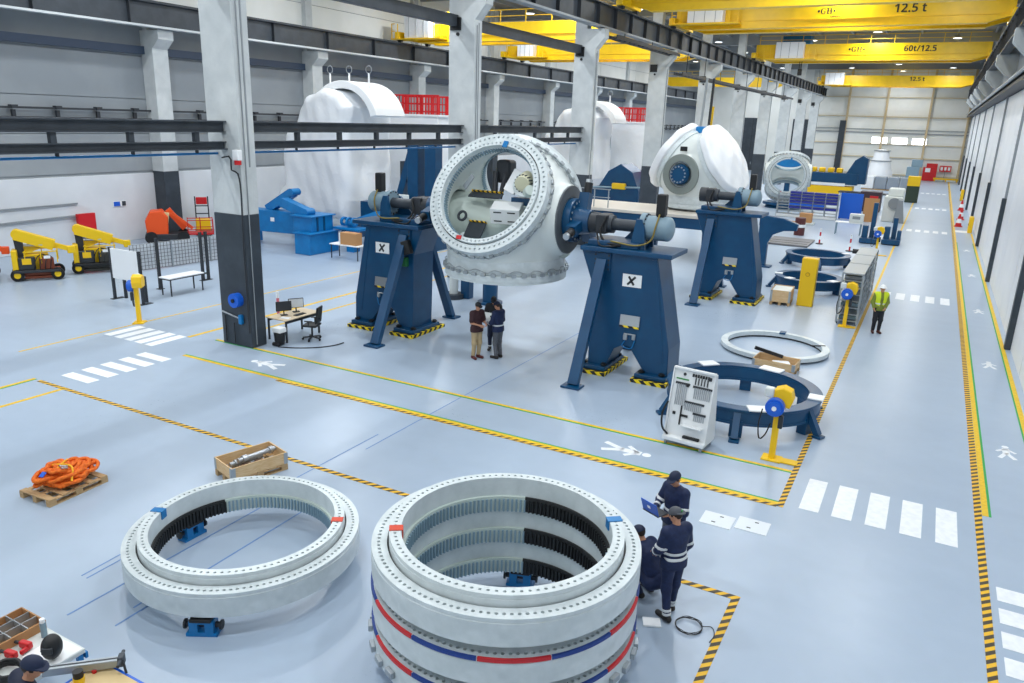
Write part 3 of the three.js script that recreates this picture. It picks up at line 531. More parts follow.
// ------------------------------------------------------------ blue tilting stands that carry a hub
function stand(label, x, z, s, o = {}) {
  const t = thing('hub_stand', label, 'stand', [x, 0, z], 0, 'blue hub turning stands');
  const f = (p) => p.map(([a, b]) => [a * s, b]); const P = p => s < 0 ? f(p).reverse() : f(p);
  nb().ext(P([[-1.05, 0.22], [-0.55, 0.22], [-0.3, 0.8], [-0.05, 0.95], [0.2, 0.92], [0.68, 0.25], [1.34, 0.22], [1.32, 1.0], [0.78, 3.58], [-1.45, 3.58], [-1.12, 2.75]]), 1.1, mat4(0, 0, -0.55), 0.02).build('body', M.blue, t);
  nb().rbox(-0.1 * s, 3.65, 0, 2.7, 0.13, 1.5, 0.02).build('top_plate', M.blue, t);
  for (const zz of [0.62, -0.62]) nb().bar(V(1.14 * s, 0.6, zz * 0.9), V(0.72 * s, 3.5, zz * 0.9), 0.05, 0.16, V(1, 0, 0)).build('edge_rib', M.blue, t);
  for (const sg of [1, -1]) { // raking braces front and back
    const b = nb().bar([-0.8 * s, 3.35, 0.62 * sg], [-0.8 * s, 0.06, 2.2 * sg], 0.3, 0.18, V(0, 0.3, 1)).build('brace', M.blue, t);
    nb().rbox(-0.8 * s, 0.03, 2.25 * sg, 0.55, 0.06, 0.42, 0.01).build('brace_foot', M.blue, b);
    nb().box(-0.8 * s, 3.3, 0.59 * sg, 0.5, 0.5, 0.07).build('brace_flange', M.blue, b);
    const bl = nb(); for (let k = 0; k < 8; k++) bl.cyl([(-0.8 + (k % 2 ? 0.2 : -0.2)) * s, 3.1 + (k >> 1) * 0.13, 0.6 * sg], [(-0.8 + (k % 2 ? 0.2 : -0.2)) * s, 3.1 + (k >> 1) * 0.13, 0.65 * sg], 0.03, 0.03, 6); stuff(bl.build('brace_bolt', M.dark, b));
  }
  for (const [xx, w] of [[-0.85, 0.95], [0.92, 1.05]]) {
    nb().rbox(xx * s, 0.17, 0, w - 0.12, 0.12, 1.55, 0.02).build('base_plate', M.blue, t);
    const p = nb().rbox(xx * s, 0.055, -0.05, w, 0.11, 1.95, 0.01).build('floor_pad', M.hazard2, t);
    nb().box(xx * s, 0.1125, -0.05, w - 0.14, 0.006, 1.8).build('pad_top', M.black, p);
    const c = nb(); for (const zz of [0.62, -0.62]) for (const q of [-0.3, 0.3]) c.cyl([(xx + q) * s, 0.11, zz], [(xx + q) * s, 0.32, zz], 0.06).cyl([(xx + q) * s, 0.25, zz], [(xx + q) * s, 0.29, zz], 0.1, 0.1, 6); stuff(c.build('levelling_bolt', M.black, t));
  }
  // drive on top
  nb().rbox(-0.55 * s, 3.8, 0, 1.5, 0.18, 1.1, 0.03).build('slide', M.blue, t);
  nb().ext(P([[-0.1, 3.7], [0.35, 3.7], [0.3, 4.3], [0.2, 4.55], [0.05, 4.55]]), 0.12, mat4(0, 0, 0.3)).build('pedestal', M.blue, t); nb().ext(P([[-0.7, 3.7], [0.35, 3.7], [0.3, 4.3], [0.05, 4.5]]), 0.1, mat4(0, 0, -0.4)).build('pedestal', M.blue, t);
  nb().cyl([0.1 * s, 4.3, 0], [0.24 * s, 4.3, 0], 0.4, 0.4, 28).build('gear_flange', M.greyBlue, t);
  nb().cyl([0.2 * s, 4.3, 0], [0.85 * s, 4.3, 0], 0.34, 0.34, 28).sph(0.85 * s, 4.3, 0, 0.34, 0.5, 1, 1, 20, 14).build('gearbox', M.greyBlue, t);
  { const b = nb(); for (let k = 0; k < 16; k++) { const a = k * TAU / 16; b.cyl([0.07 * s, 4.3 + 0.36 * Math.cos(a), 0.36 * Math.sin(a)], [0.27 * s, 4.3 + 0.36 * Math.cos(a), 0.36 * Math.sin(a)], 0.025, 0.025, 6); } stuff(b.build('flange_bolt', M.dark, t)); }
  nb().rbox(0.62 * s, 4.95, 0, 0.26, 0.6, 0.28, 0.04).box(0.62 * s, 4.66, 0, 0.2, 0.1, 0.22).build('motor', M.black, t);
  nb().tube([V(0.62 * s, 4.7, 0.16), V(0.6 * s, 4.4, 0.36), V(0.5 * s, 4.0, 0.4), V(0.2 * s, 3.85, 0.55), V(-0.6 * s, 3.9, 0.6)], 0.025, 30, 6).build('hose', std(0x8a7a3a, 0.6), t);
  nb().cyl([0.1 * s, 4.3, 0], [-0.75 * s, 4.3, 0], 0.17, 0.17, 20).cyl([-0.75 * s, 4.3, 0], [-0.9 * s, 4.3, 0], 0.26, 0.26, 20).build('shaft', M.steelDark, t);
  nb().rbox(-1.05 * s, 4.3, 0, 0.35, 0.55, 0.6, 0.05).cyl([-1.2 * s, 4.3, 0], [-1.5 * s, 4.3, 0], 0.3).build('coupling', M.dark, t);
  const px = V(0, 0, 0);
  nb().tube([V(-0.9 * s, 4.5, 0.3), V(-1.0 * s, 4.1, 0.42), V(-0.8 * s, 3.85, 0.5), V(-0.3 * s, 3.8, 0.6)], 0.035, 24, 6).tube([V(-1.1 * s, 4.05, 0.4), V(-0.9 * s, 3.75, 0.6), V(-0.4 * s, 3.78, 0.62)], 0.03, 24, 6).build('hose', M.black, t);
  if (o.chuck) {
    nb().cyl([-1.9 * s, 4.3, 0], [-2.12 * s, 4.3, 0], 0.64, 0.64, 32).cyl([-1.45 * s, 4.3, 0], [-1.92 * s, 4.3, 0], 0.34, 0.42, 20).build('chuck_disc', M.blue, t);
    for (let k = 0; k < 3; k++) {
      const a = Math.PI / 2 + k * TAU / 3 + 0.25, c = Math.cos(a), d = Math.sin(a);
      nb().bar([-1.75 * s, 4.3 + 0.2 * d, 0.2 * c], [-1.75 * s, 4.3 + 0.82 * d, 0.82 * c], 0.3, 0.3, V(1, 0, 0)).build('chuck_arm', M.blue, t);
      nb().cyl([-1.72 * s, 4.3 + 0.8 * d, 0.8 * c], [-1.72 * s, 4.3 + 1.12 * d, 1.12 * c], 0.12).build('clamp_cylinder', M.black, t);
      nb().cyl([-1.72 * s, 4.3 + 1.1 * d, 1.1 * c], [-1.72 * s, 4.3 + 1.22 * d, 1.22 * c], 0.1).build('clamp_cap', M.steel, t);
    }
    const b = nb(); for (let k = 0; k < 18; k++) { const a = k * TAU / 18; b.cyl([-1.88 * s, 4.3 + 0.55 * Math.cos(a), 0.55 * Math.sin(a)], [-1.86 * s, 4.3 + 0.55 * Math.cos(a), 0.55 * Math.sin(a)], 0.035, 0.035, 8); } stuff(b.build('chuck_bolt', M.steel, t));
  }
  // front plates: maker's emblem, warning plate, valves
  if (o.chuck) { const em = nb().box(0.12 * s, 2.85, 0.585, 0.56, 0.36, 0.012).build('emblem_plate', M.whitePaint, t);
  nb().bar([0.12 * s - 0.13, 2.73, 0.595], [0.12 * s + 0.1, 2.97, 0.595], 0.06, 0.01, V(0, 0, 1)).bar([0.12 * s - 0.1, 2.97, 0.595], [0.12 * s + 0.06, 2.73, 0.595], 0.06, 0.01, V(0, 0, 1)).build('emblem', M.dark, em); }
  const wp = nb().box(0.15 * s, 1.7, 0.6, 0.58, 0.3, 0.03, 0, -0.15).build('warning_plate', M.steel, t);
  nb().box(0.15 * s, 1.53, 0.63, 0.58, 0.07, 0.02, 0, -0.15).build('hazard_strip', M.hazard2, wp);
  nb().rbox(0.05 * s, 1.2, 0.6, 0.12, 0.16, 0.08, 0.02).rbox(0.3 * s, 1.22, 0.6, 0.1, 0.14, 0.08, 0.02).cyl([0.0, 1.3, 0.6], [0.35 * s, 1.3, 0.6], 0.02).build('valve', M.galv, t);
  nb().tube([V(0.05 * s, 1.1, 0.62), V(-0.02 * s, 0.95, 0.64), V(0.25 * s, 0.9, 0.64), V(0.35 * s, 1.15, 0.62)], 0.015, 20, 6).build('air_hose', M.blueLight, t);
  return t;
}
stand('blue hub stand at the right end of the nearest open hub', -7.12, -20.65, 1, { chuck: 1 });
{
  const l = stand('blue hub stand at the left end of the nearest open hub', -15.65, -20.65, -1, { chuck: 1 });
  nb().rbox(1.0, 3.0, 0.75, 0.3, 0.45, 0.2, 0.03, 0, 0, 0.3).build('control_box', M.black, l); nb().rbox(0.8, 2.5, 0.65, 0.3, 0.3, 0.16, 0.02).build('indicator_box', std(0x1d6b3a, 0.5), l);
}
stand('blue hub stand in front of the wrapped hub, without a hub', -7.12, -32.6, 1, {});

// ------------------------------------------------------------ people
const SKIN = std(0xc08a6c, 0.55), REFLECT = std(0xd9dcdc, 0.35);
function handGeo(w, dir, nrm, side, curl) {           // palm, four unequal bent fingers and a thumb
  const d = V(...dir).normalize(), n = V(...nrm); n.addScaledVector(d, -n.dot(d)).normalize(); const a = new THREE.Vector3().crossVectors(d, n).multiplyScalar(side);
  const P = (u, v, t) => { const p = V(...w).addScaledVector(d, u).addScaledVector(a, v).addScaledVector(n, t); return [p.x, p.y, p.z]; };
  const caps = [[P(-0.03, 0, 0), P(0.03, 0, 0), 0.027, 0.026], [P(0.02, -0.018, 0), P(0.08, -0.026, 0), 0.017, 0.015], [P(0.02, 0, 0), P(0.085, 0, 0), 0.018, 0.015], [P(0.02, 0.018, 0), P(0.08, 0.026, 0), 0.017, 0.014]];
  const fingers = [[0.031, 0.066], [0.011, 0.076], [-0.010, 0.07], [-0.030, 0.055]];
  const chain = [];
  fingers.forEach(([v, L]) => { let u = 0.082, t = 0, ang = curl * 0.5; let p = P(u, v, t); for (let k = 0; k < 3; k++) { const l = L * [0.45, 0.31, 0.24][k]; u += Math.cos(ang) * l; t += Math.sin(ang) * l; const q = P(u, v, t); chain.push([p, q, 0.0092 - k * 0.0008, 0.0085 - k * 0.0008]); p = q; ang += curl; } });
  let p = P(0.015, 0.025, 0.004); for (const q of [P(0.045, 0.052, 0.018), P(0.075, 0.058, 0.03), P(0.095, 0.05, 0.036)]) { chain.push([p, q, 0.0115, 0.0095]); p = q; }
  const f = (x, y, z) => { let s = 1; for (const c of caps) s = smin(s, capsule(x, y, z, ...c), 0.012); for (const c of chain) s = smin(s, capsule(x, y, z, ...c), 0.004); return s; };
  const lo = [1e9, 1e9, 1e9], hi = [-1e9, -1e9, -1e9]; for (const c of [...caps, ...chain]) for (const e of [c[0], c[1]]) for (let i = 0; i < 3; i++) { lo[i] = Math.min(lo[i], e[i] - 0.04); hi[i] = Math.max(hi[i], e[i] + 0.04); }
  return surfaceNet(f, lo, hi, 0.0055);
}
function person(label, pos, turn, J, C, o = {}) {
  const t = thing('person', label, 'person', pos, turn);
  const j = { pelvis: [0, 0.96, 0], waist: [0, 1.12, 0], chest: [0, 1.32, 0], neck: [0, 1.5, 0], head: [0, 1.665, 0.02], shL: [0.185, 1.44, 0], shR: [-0.185, 1.44, 0], elL: [0.25, 1.16, -0.02], elR: [-0.25, 1.16, -0.02], wrL: [0.26, 0.92, 0.06], wrR: [-0.26, 0.92, 0.06], hiL: [0.09, 0.92, 0], hiR: [-0.09, 0.92, 0], knL: [0.1, 0.5, 0.02], knR: [-0.1, 0.5, 0.02], anL: [0.1, 0.09, -0.03], anR: [-0.1, 0.09, -0.03], ...J };
  const toe = (a, f) => [a[0] + f[0], 0.045, a[2] + f[1]];
  const fL = o.footL || [0.03, 0.17], fR = o.footR || [-0.03, 0.17];
  const lerp = (a, b, s) => a.map((v, i) => v + (b[i] - v) * s);
  const sh = (p, dx, dy, dz) => [p[0] + dx, p[1] + dy, p[2] + dz];
  const sx = s => [s * 0.075, 0, 0];
  const torso = [[lerp(j.shL, j.neck, 0.15), lerp(j.shR, j.neck, 0.15), 0.075, 0.075], [sh(j.chest, 0.075, 0.03, 0), sh(j.waist, 0.06, 0, 0), 0.115, 0.1], [sh(j.chest, -0.075, 0.03, 0), sh(j.waist, -0.06, 0, 0), 0.115, 0.1], [sh(j.waist, 0, 0, 0), j.pelvis, 0.12, 0.125], [j.chest, lerp(j.chest, j.neck, 0.6), 0.13, 0.09]];
  const hips = [[sh(j.pelvis, 0, 0.06, 0), j.pelvis, 0.125, 0.13], [j.pelvis, j.hiL, 0.12, 0.1], [j.pelvis, j.hiR, 0.12, 0.1]];
  const arms = [[j.shL, j.elL, 0.058, 0.044], [j.elL, j.wrL, 0.044, 0.028], [j.shR, j.elR, 0.058, 0.044], [j.elR, j.wrR, 0.044, 0.028]];
  const legs = [[j.hiL, j.knL, 0.088, 0.058], [j.knL, j.anL, 0.056, 0.038], [j.hiR, j.knR, 0.088, 0.058], [j.knR, j.anR, 0.056, 0.038]];
  const hy = o.headYaw || 0, hp = o.headPitch || 0;       // head frame
  const hq = new THREE.Quaternion().setFromEuler(new THREE.Euler(hp, hy, o.headRoll || 0, 'YXZ')), hm = new THREE.Matrix4().compose(V(...j.head), hq, V(1, 1, 1)), hi = hm.clone().invert();
  const tv = V(0, 0, 0);
  const hl = (x, y, z) => tv.set(x, y, z).applyMatrix4(hi);
  const headF = (x, y, z) => {
    const p = hl(x, y, z); const px = p.x, py = p.y, pz = p.z;
    let s = (Math.hypot(px / 0.076, (py - 0.03) / 0.09, (pz + 0.005) / 0.098) - 1) * 0.078;
    s = smin(s, (Math.hypot(px / 0.06, (py + 0.045) / 0.07, (pz - 0.025) / 0.066) - 1) * 0.06, 0.04);
    s = smin(s, capsule(px, py, pz, [0, 0.005, 0.088], [0, -0.028, 0.108], 0.008, 0.013), 0.012);
    s = smin(s, capsule(px, py, pz, [-0.02, -0.062, 0.083], [0.02, -0.062, 0.083], 0.008, 0.008), 0.012);
    for (const e of [-1, 1]) { s = smin(s, capsule(px, py, pz, [e * 0.078, 0.012, -0.005], [e * 0.076, -0.03, 0.0], 0.014, 0.01), 0.008); s = smax(s, -(Math.hypot(px - e * 0.032, py - 0.004, pz - 0.098) - 0.016), 0.01); }
    return s;
  };
  const neckC = [j.neck, lerp(j.neck, j.head, 0.75), 0.055, 0.052];
  const all = [...torso, ...hips, ...arms, ...legs, neckC];
  const bodyF = (x, y, z) => { let s = headF(x, y, z); for (const c of all) s = smin(s, capsule(x, y, z, ...c), 0.045); return s + 0.006; };
  const bounds = (cs, m) => { const lo = [1e9, 1e9, 1e9], h = [-1e9, -1e9, -1e9]; for (const c of cs) for (const [e, r] of [[c[0], c[2]], [c[1], c[3]]]) for (let i = 0; i < 3; i++) { lo[i] = Math.min(lo[i], e[i] - r - m); h[i] = Math.max(h[i], e[i] + r + m); } return [lo, h]; };
  const cell = o.cell || 0.016;
  const [lo, hiB] = bounds([...all, [j.head, j.head, 0.15, 0.15]], 0.03);
  const parts = [clean(surfaceNet(bodyF, lo, hiB, cell))];
  const hd = (e, w, s) => parts.push(clean(handGeo(w, o['hand' + s] || [w[0] - e[0], w[1] - e[1], w[2] - e[2]], o['palm' + s] || [s === 'L' ? -1 : 1, 0, 0.2], s === 'L' ? 1 : -1, o.curl === undefined ? 0.45 : o.curl)));
  hd(j.elL, j.wrL, 'L'); hd(j.elR, j.wrR, 'R');
  const fine = surfaceNet(headF, [j.head[0] - 0.15, j.head[1] - 0.15, j.head[2] - 0.16], [j.head[0] + 0.15, j.head[1] + 0.16, j.head[2] + 0.16], 0.007); parts.push(clean(fine));
  mesh('body', metreUV(mergeGeometries(parts)), C.skin || SKIN, t);
  // clothing
  const cloth = (name, cs, inf, mat, cut, k = 0.05, cl = cell) => { const f = (x, y, z) => { let s = 1; for (const c of cs) s = smin(s, capsule(x, y, z, ...c), k); s -= inf; return cut ? Math.max(s, cut(x, y, z)) : s; }; const [a, b] = bounds(cs, inf + 0.04); const m = mesh(name, metreUV(clean(surfaceNet(f, a, b, cl))), mat, t); return [m, f, a, b]; };
  const lr = (c, r) => [c[0], c[1], c[2] + r, c[3] + r * 1.3];
  const sleeves = o.shortSleeve ? [[j.shL, lerp(j.shL, j.elL, 0.75), 0.066, 0.066], [j.shR, lerp(j.shR, j.elR, 0.75), 0.066, 0.066]] : arms.map(c => [c[0], c[1], c[2] + 0.006, c[3] + 0.012]);
  const wristCut = o.shortSleeve ? null : (x, y, z) => { let m = -1; for (const [e, w] of [[j.elL, j.wrL], [j.elR, j.wrR]]) { const d = V(w[0] - e[0], w[1] - e[1], w[2] - e[2]), L = d.length(); d.normalize(); const q = (x - w[0]) * d.x + (y - w[1]) * d.y + (z - w[2]) * d.z; const dist = Math.hypot(x - w[0], y - w[1], z - w[2]); if (dist < 0.09) m = Math.max(m, q + 0.005); } return m; };
  const hem = [[j.pelvis, sh(j.pelvis, 0, -0.05, 0), 0.145, 0.145], [sh(j.hiL, 0, 0.05, 0), sh(j.hiL, 0, -0.06, 0), 0.115, 0.118], [sh(j.hiR, 0, 0.05, 0), sh(j.hiR, 0, -0.06, 0), 0.115, 0.118]];
  const hemCut = (x, y, z) => Math.max(wristCut ? wristCut(x, y, z) : -1, o.crouch ? -1 : j.pelvis[1] - 0.1 - y);
  const up = cloth(C.top2 ? 'jacket' : o.shortSleeve ? 'shirt' : 'jacket', [...torso, ...sleeves, ...(o.noHem ? [] : hem)], 0.014, C.top, hemCut);
  const lo2 = cloth('trousers', [...hips, ...legs.map(c => lr(c, 0.008))], 0.01, C.legs, (x, y, z) => (o.crouch ? -1 : 0.1 - y));
  for (const [a, f] of [[j.anL, fL], [j.anR, fR]]) { const to = toe(a, f); cloth('shoe', [[[a[0] - f[0] * 0.25, 0.05 + (a[1] - 0.09), a[2] - f[1] * 0.25], [to[0], to[1] + (a[1] - 0.09), to[2]], 0.042, 0.038], [a, [a[0], a[1] - 0.03, a[2]], 0.045, 0.045]], 0.006, C.shoes, (x, y, z) => 0.005 + (a[1] - 0.09) - y, 0.03, 0.012); }
  // reflective bands
  const band = (src, a, d, hw, rad, name = 'reflective_band') => { d = V(...d).normalize(); const f = (x, y, z) => { const q = (x - a[0]) * d.x + (y - a[1]) * d.y + (z - a[2]) * d.z; return Math.max(src[1](x, y, z) - 0.007, Math.abs(q) - hw, Math.hypot(x - a[0], y - a[1], z - a[2]) - rad); }; mesh(name, metreUV(clean(surfaceNet(f, a.map(v => v - rad - 0.02), a.map(v => v + rad + 0.02), 0.012))), C.band || REFLECT, src[0]); };
  for (const [kind, s, w] of o.bands || []) {
    if (kind === 'arm') { const e = j['el' + w], r = j[(s < 0.5 ? 'sh' : 'el') + w], q = s < 0.5 ? lerp(j['sh' + w], e, s * 2) : lerp(e, j['wr' + w], (s - 0.5) * 2); const d = s < 0.5 ? [e[0] - r[0], e[1] - r[1], e[2] - r[2]] : [j['wr' + w][0] - e[0], j['wr' + w][1] - e[1], j['wr' + w][2] - e[2]]; band(up, q, d, 0.022, 0.11); }
    if (kind === 'torso') band(up, lerp(j.pelvis, j.chest, s), [j.chest[0] - j.pelvis[0], j.chest[1] - j.pelvis[1], j.chest[2] - j.pelvis[2]], 0.022, 0.2);
    if (kind === 'leg') { const q = lerp(j['kn' + w], j['an' + w], s), d = [j['an' + w][0] - j['kn' + w][0], j['an' + w][1] - j['kn' + w][1], j['an' + w][2] - j['kn' + w][2]]; band(lo2, q, d, 0.022, 0.1); }
  }
  if (C.vest) { const v = cloth('vest', torso, 0.03, C.vest, (x, y, z) => Math.max(j.pelvis[1] - 0.05 - y, (z > 0 ? 0.045 - Math.abs(x - j.chest[0]) : -1)), 0.05); for (const s of [0.1, 0.45]) band(v, lerp(j.pelvis, j.chest, s), [0, 1, 0], 0.025, 0.24); }
  // hair and headgear in the head's own frame
  const hf = (name, f, mat, c = 0.009) => { const g = surfaceNet(f, [-0.17, -0.17, -0.2], [0.17, 0.2, 0.24], c); g.applyMatrix4(hm); g.deleteAttribute('uv'); return mesh(name, metreUV(clean(g)), mat, t); };
  const skull = (x, y, z, i) => (Math.hypot(x / (0.076 + i), (y - 0.03) / (0.09 + i), (z + 0.005) / (0.098 + i)) - 1) * (0.078 + i);
  if (!o.noHair) hf('hair', (x, y, z) => Math.max(skull(x, y, z, 0.008), -(y + 0.05), z > 0.0 ? z - 0.045 - Math.max(0, y - 0.07) : -1, z > -0.03 && y < 0.0 ? 0.01 : -1), C.hair || std(0x2a1d15, 0.7));
  if (C.cap) {
    const back = o.capBack ? -1 : 1;
    const cp = hf('cap', (x, y, z) => smin(Math.max(skull(x, y, z, 0.016), 0.035 - y), Math.max(Math.hypot(x, (z * back) - 0.075) - 0.082, Math.abs(y - 0.045 + Math.max(0, z * back - 0.09) * 0.35) - 0.008, 0.03 - z * back), 0.008), C.cap);
    if (o.badge) { const b = nb().box(0, 0.06, -0.112, 0.05, 0.035, 0.012, 0, -0.25).geo(); b.applyMatrix4(hm); mesh('badge', b, M.green, cp); }
  }
  if (C.helmet) hf('helmet', (x, y, z) => smin(Math.max(skull(x, y, z, 0.03), 0.03 - y), Math.max(Math.hypot(x / 0.9, z - 0.015) - 0.145, Math.abs(y - 0.04) - 0.008), 0.01), C.helmet);
  if (o.mask) { }
  return t;
}
const NAVY = std(0x14264f, 0.7, 0, { map: cloudy(0xd0d3da, 0xffffff, 12, 4, 91, 0.4) }), NAVYD = std(0x111b36, 0.7), GREYT = std(0x62656c, 0.75, 0, { map: cloudy(0xd8d8d8, 0xffffff, 12, 4, 92, 0.4) }), KHAKI = std(0xb9a27c, 0.75), MAROON = std(0x3a1f24, 0.7), BLACKC = std(0x1c1e24, 0.7), SHOE = std(0x1d1a18, 0.6);
const CAPN = std(0x12203f, 0.65), CAPG = std(0x4b4f57, 0.65);
const bandsUp = [['torso', 0.2], ['torso', 0.42], ['arm', 0.42, 'L'], ['arm', 0.42, 'R'], ['arm', 0.78, 'L'], ['arm', 0.78, 'R']];
// faces: turn 0 looks towards +z (to the viewer's side); -90 degrees looks towards -x
{ // near group by the stacked rings
  const A = person('standing person in navy jacket and grey trousers holding a blue laptop', [-2.85, 0, -11.1], -0.45, { head: [0, 1.655, 0.06], elL: [0.27, 1.18, 0.08], wrL: [0.16, 1.16, 0.33], elR: [-0.27, 1.18, 0.06], wrR: [-0.14, 1.12, 0.32] }, { top: NAVY, legs: GREYT, shoes: SHOE, cap: CAPN }, { headPitch: 0.35, headYaw: 0.1, bands: bandsUp, curl: 0.5, palmL: [-0.3, 1, 0.2], palmR: [0.3, 1, 0.2] });
  const lp = thing('laptop', 'open blue laptop held by the person in grey trousers', 'laptop', [-2.85, 0, -11.1], -0.45);
  const lg = new THREE.Matrix4(); const b1 = nb().rbox(0.01, 1.2, 0.46, 0.34, 0.02, 0.24, 0.008).build('base', M.dark, lp); nb().rbox(0.01, 1.31, 0.6, 0.34, 0.23, 0.014, 0.006, 0, 0.35).build('lid', M.blueBright, lp); nb().box(0.0, 1.315, 0.611, 0.06, 0.05, 0.006, 0, 0.35).build('emblem', M.whitePaint, lp);
  person('standing person in navy overalls with a grey cap, seen from behind', [-2.47, 0, -9.87], -2.2, { knR: [-0.1, 0.5, 0.04], anR: [-0.12, 0.09, 0.1], anL: [0.11, 0.09, -0.1], knL: [0.1, 0.5, -0.02], elL: [0.25, 1.16, 0.04], wrL: [0.2, 1.0, 0.22], elR: [-0.26, 1.15, 0.02], wrR: [-0.25, 0.93, 0.13], head: [0, 1.655, 0.05] }, { top: NAVY, legs: NAVY, shoes: SHOE, cap: CAPG }, { headPitch: 0.35, headYaw: 0.5, capBack: true, badge: true, bands: [...bandsUp, ['leg', 0.78, 'L'], ['leg', 0.78, 'R'], ['leg', 0.92, 'L'], ['leg', 0.92, 'R']] });
  person('crouching person in navy beside the stacked bearing rings', [-2.86, 0, -10.15], -1.9, { pelvis: [0, 0.36, -0.08], waist: [0, 0.52, -0.02], chest: [0, 0.72, 0.1], neck: [0, 0.88, 0.2], head: [0, 1.0, 0.29], shL: [0.18, 0.83, 0.17], shR: [-0.18, 0.83, 0.17], elL: [0.24, 0.6, 0.34], elR: [-0.24, 0.6, 0.34], wrL: [0.14, 0.5, 0.5], wrR: [-0.14, 0.5, 0.5], hiL: [0.1, 0.34, -0.06], hiR: [-0.1, 0.34, -0.06], knL: [0.15, 0.52, 0.34], knR: [-0.15, 0.48, 0.34], anL: [0.13, 0.1, 0.1], anR: [-0.13, 0.1, 0.1] }, { top: NAVY, legs: NAVY, shoes: SHOE, cap: CAPN }, { crouch: true, headPitch: 0.5, bands: [['arm', 0.42, 'R'], ['arm', 0.78, 'R'], ['leg', 0.7, 'R'], ['leg', 0.7, 'L']], noHem: true });
}
{ // three people with a drawing
  const far = { cell: 0.02 };
  person('person in maroon shirt and khaki trousers under the open hub', [-11.5, 0, -19.15], 1.2, { elL: [0.23, 1.16, 0.06], wrL: [0.12, 1.14, 0.3], elR: [-0.23, 1.16, 0.04], wrR: [-0.1, 1.12, 0.28], head: [0, 1.655, 0.05] }, { top: MAROON, legs: KHAKI, shoes: std(0x5a2320, 0.6), cap: BLACKC }, { shortSleeve: true, headPitch: 0.25, ...far });
  person('person in dark work clothes facing the viewer behind the drawing', [-11.52, 0, -20.2], 0.45, { elL: [0.26, 1.17, 0.06], wrL: [0.2, 1.12, 0.3], elR: [-0.26, 1.17, 0.06], wrR: [-0.2, 1.12, 0.3], head: [0, 1.645, 0.08] }, { top: BLACKC, legs: NAVYD, shoes: SHOE, cap: BLACKC }, { headPitch: 0.5, bands: [['leg', 0.85, 'L'], ['leg', 0.85, 'R']], ...far });
  person('person in navy jacket and grey trousers under the open hub, back to the viewer', [-10.98, 0, -19.55], -1.75, { elL: [0.26, 1.16, 0.04], wrL: [0.15, 1.1, 0.28], elR: [-0.26, 1.17, 0.04], wrR: [-0.12, 1.12, 0.3], head: [0, 1.655, 0.06] }, { top: NAVY, legs: GREYT, shoes: SHOE, cap: CAPN }, { headPitch: 0.3, bands: [['torso', 0.3], ['arm', 0.78, 'L'], ['arm', 0.78, 'R']], ...far });
  const pl = nb().rbox(0, 0, 0, 0.62, 0.012, 0.48, 0.003, 0, 0.35, -0.15).build('drawing_sheet', M.whitePaint, scene); pl.position.set(-11.34, 1.2, -19.72); pl.rotation.y = 0.4; tag(pl, 'large white drawing sheet held by the three people', 'paper');
  nb().box(0.05, 0.02, -0.02, 0.16, 0.004, 0.1, 0, 0.35, -0.15).build('printed_figure', M.dark, pl);
}
person('person in white helmet and yellow high-visibility vest on the lane', [-1.02, 0, -30.05], 0.35, { elL: [0.24, 1.17, 0.02], wrL: [0.12, 1.0, 0.22], elR: [-0.26, 1.16, -0.02], wrR: [-0.22, 0.95, 0.1] }, { top: std(0x76822f, 0.7), legs: BLACKC, shoes: std(0x4a2420, 0.6), helmet: std(0xf2f3f2, 0.35), vest: std(0xd3e51e, 0.5) }, { cell: 0.02 });
person('person in navy cap leaning over the cluttered workbench', [-7.26, 0, -3.3], 2.75, { elL: [0.27, 1.14, 0.1], wrL: [0.2, 1.0, 0.34], elR: [-0.27, 1.14, 0.1], wrR: [-0.2, 1.0, 0.34], head: [0, 1.62, 0.12], neck: [0, 1.47, 0.05] }, { top: NAVYD, legs: NAVYD, shoes: SHOE, cap: CAPN }, { headPitch: 0.3, headYaw: -0.6 });
